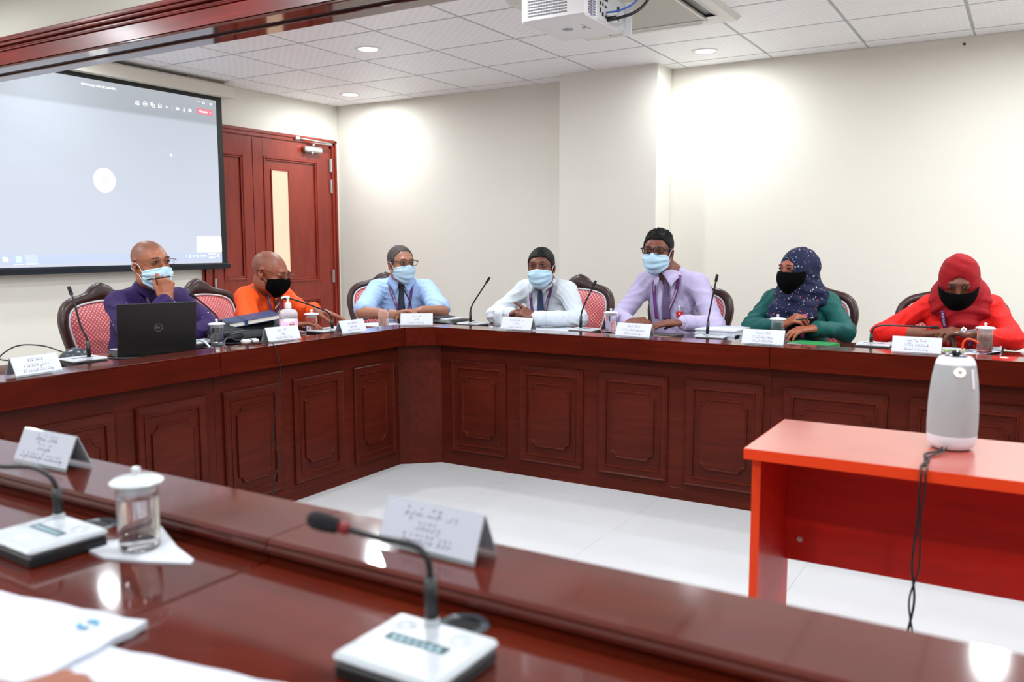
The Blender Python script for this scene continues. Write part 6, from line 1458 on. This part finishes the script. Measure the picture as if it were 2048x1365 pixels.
NV = mat('navy_cover', C(38, 56, 96), .45, vary=(10, .06))
MB().box(-.108, .108, -.074, .074, .003, .021).build('pages', mat('notebook_pages', C(222, 218, 204), .8), nbk)
MB().box(-.111, .111, -.077, .077, .0212, .0240, bev=.001).box(-.111, .111, -.077, .077, 0, .0028, bev=.001).box(-.111, .111, .0745, .077, .001, .023).build('cover', NV, nbk)
MB().box(-.044, -.030, -.0785, .078, .0242, .0252).box(-.044, -.030, -.0795, -.0785, -.0005, .0252).build('elastic_band', mat('navy_band', C(30, 50, 96), .6), nbk)
mb = MB(); seg(mb, [(-.012, -.003), (0, .004), (.012, 0)], .0018, 0, 0); seg(mb, [(-.012, .004), (-.002, -.003)], .0018, 0, 0)
for i in range(len(mb.v)): mb.v[i] = (mb.v[i][0]+.02, mb.v[i][2], .0243)
mb.build('cover_emblem', mat('emblem_silver', C(170, 176, 186), .3, metal=.5), nbk)
# sanitizer
sn = thing('hand_sanitizer', 'pump bottle of pink hand sanitizer behind a name card', 'bottle', (-3.135, 3.05, WZ), math.radians(62)); sn.scale = (1.05, 1.05, 1.17)
PK = mat('sanitizer_pink', C(226, 184, 212), .25, trans=.25); PC = mat('bottle_clear', C(226, 222, 228), .25, trans=.45)
def rrect(hx, hy, r, n=5):
    out = []
    for cx, cy, a0 in ((hx-r, hy-r, 0), (-hx+r, hy-r, 90), (-hx+r, -hy+r, 180), (hx-r, -hy+r, 270)):
        for i in range(n+1): a = math.radians(a0+90*i/n); out.append((cx+r*math.cos(a), cy+r*math.sin(a)))
    return out
def loft(mb, loops):
    n = len(loops[0][0]); vs = []; fs = []
    for poly, z in loops: vs += [(x, y, z) for x, y in poly]
    for k in range(len(loops)-1):
        for i in range(n): fs.append((k*n+i, k*n+(i+1) % n, (k+1)*n+(i+1) % n, (k+1)*n+i))
    fs.append(tuple(range(n-1, -1, -1))); fs.append(tuple(range((len(loops)-1)*n, len(loops)*n))); mb.add(vs, fs, True); return mb
loft(MB(), [(rrect(.037, .022, .012), 0), (rrect(.041, .025, .014), .004), (rrect(.041, .025, .014), .105)]).build('gel', PK, sn)
loft(MB(), [(rrect(.041, .025, .014), .1052), (rrect(.041, .025, .014), .128), (rrect(.034, .021, .012), .140), (rrect(.016, .015, .0145), .146), (rrect(.0145, .0145, .0142), .152)]).build('bottle_top', PC, sn)
MB().lathe([(.0155, .150), (.0155, .168), (.012, .172), (.006, .174), (.0045, .188)], 20, cap=True).build('pump_collar', WHITEP, sn)
MB().lathe([(.0075, .188), (.009, .192), (.0085, .200), (0, .202)], 16).tube([(0, 0, .196), (-.012, -.002, .197), (-.028, -.004, .194), (-.032, -.004, .190)], [.005, .0048, .004, .0034], 8).build('pump_head', WHITEP, sn)
mb = MB().box(-.016, .030, -.0262, -.0254, .058, .066); lab = mb.build('label_band', mat('label_navy', C(60, 56, 120), .5), sn)
mb = MB().lathe([(.0075, 0), (.0075, .0003), (.009, .0003), (.009, 0)], 20, T(.009, -.0258, .084) @ Rx(math.pi/2), cap=False).box(-.004, .022, -.0262, -.0256, .079, .083).box(-.014, .028, -.0262, -.0256, .050, .0515).box(-.014, .028, -.0262, -.0256, .046, .0475); mb.build('label_print', mat('label_orange', C(190, 110, 90), .5), sn)
# earphone case + white adaptor
ec = thing('earphone_case', 'white rounded earphone case on the table near the black bag', 'case', (-3.205, 2.862, WZ), math.radians(75))
MB().tube([(-.030, 0, .024), (.030, 0, .024)], .016, 16, flat=.8).tube([(-.030, 0, .024), (-.043, 0, .024), (-.046, 0, .024)], [.016, .010, .001], 16, flat=.8).tube([(.030, 0, .024), (.043, 0, .024), (.046, 0, .024)], [.016, .010, .001], 16, flat=.8).build('case_shell', WHITEP, ec)
MB().box(-.026, .026, -.012, .012, 0, .012, bev=.003).build('adaptor_block', WHITEP, ec)
tag(MB().tube(catmull([(-3.44, 2.74, .74), (-3.40, 2.72, .765), (-3.34, 2.70, .770), (-3.30, 2.70, .745), (-3.28, 2.69, .739)], 6), .005, 8).build('white_cable', WHITEP), 'short white cable behind the covered glass by the laptop', 'cable')
# folder of the man in light blue
fo = thing('document_folder', 'black zipped folder with white sheet at the elbow of the man in light blue', 'folder', (-3.10, 4.33, WZ), math.radians(-12))
cushion(MB(), .17, .10, .0, .030, e=.12).build('folder_body', mat('folder_black', C(18, 20, 24), .45), fo)
MB().box(-.13, .08, -.07, .085, .0305, .0325, M=Ry(.03)).build('loose_sheet', PAPER, fo); MB().box(-.15, .02, -.08, .08, .033, .0345, M=T(0, 0, .004) @ Ry(.06) @ Rz(.1)).build('black_flap', mat('flap_black', C(26, 26, 30), .4), fo)

# ------------------------------------------------------------------ the hand at the bottom edge of the picture
hp_ = thing('person', 'hand of a person out of view, resting on the papers at bottom left', 'person', (-.785, .30, 0), 0)
pr = Prims(); W0 = V3(-.02, .090, .79); dd = V3(.02, 1, -.22)
hand_prims(pr, W0, dd, (0, -.2, -1), 1, curls=[(.9, 1.2, .7), (.95, 1.2, .7), (1.0, 1.2, .7), (1.05, 1.2, .7)], thumb=(.5, .5), s=1.05)
pr.cap(W0, V3(-.10, -.185, .83), .029, .042, .02)
V_, F_ = surface(pr, (-.22, -.26, .70), (.16, .30, .92), .0035); V_ = relax(V_, F_, 2, .5)
hsk = C(150, 90, 66)[:3]; np_mesh('hand', V_, F_, skin_mat('skin_hand', hsk), hp_, np.tile(np.append(hsk, 1.), (len(V_), 1)))
MB().tube([(-.045, -.015, .805), (-.06, -.065, .812), (-.14, -.285, .845)], [.046, .050, .056], 20).build('sleeve', cloth_mat('sleeve_white', C(210, 210, 214)), hp_)
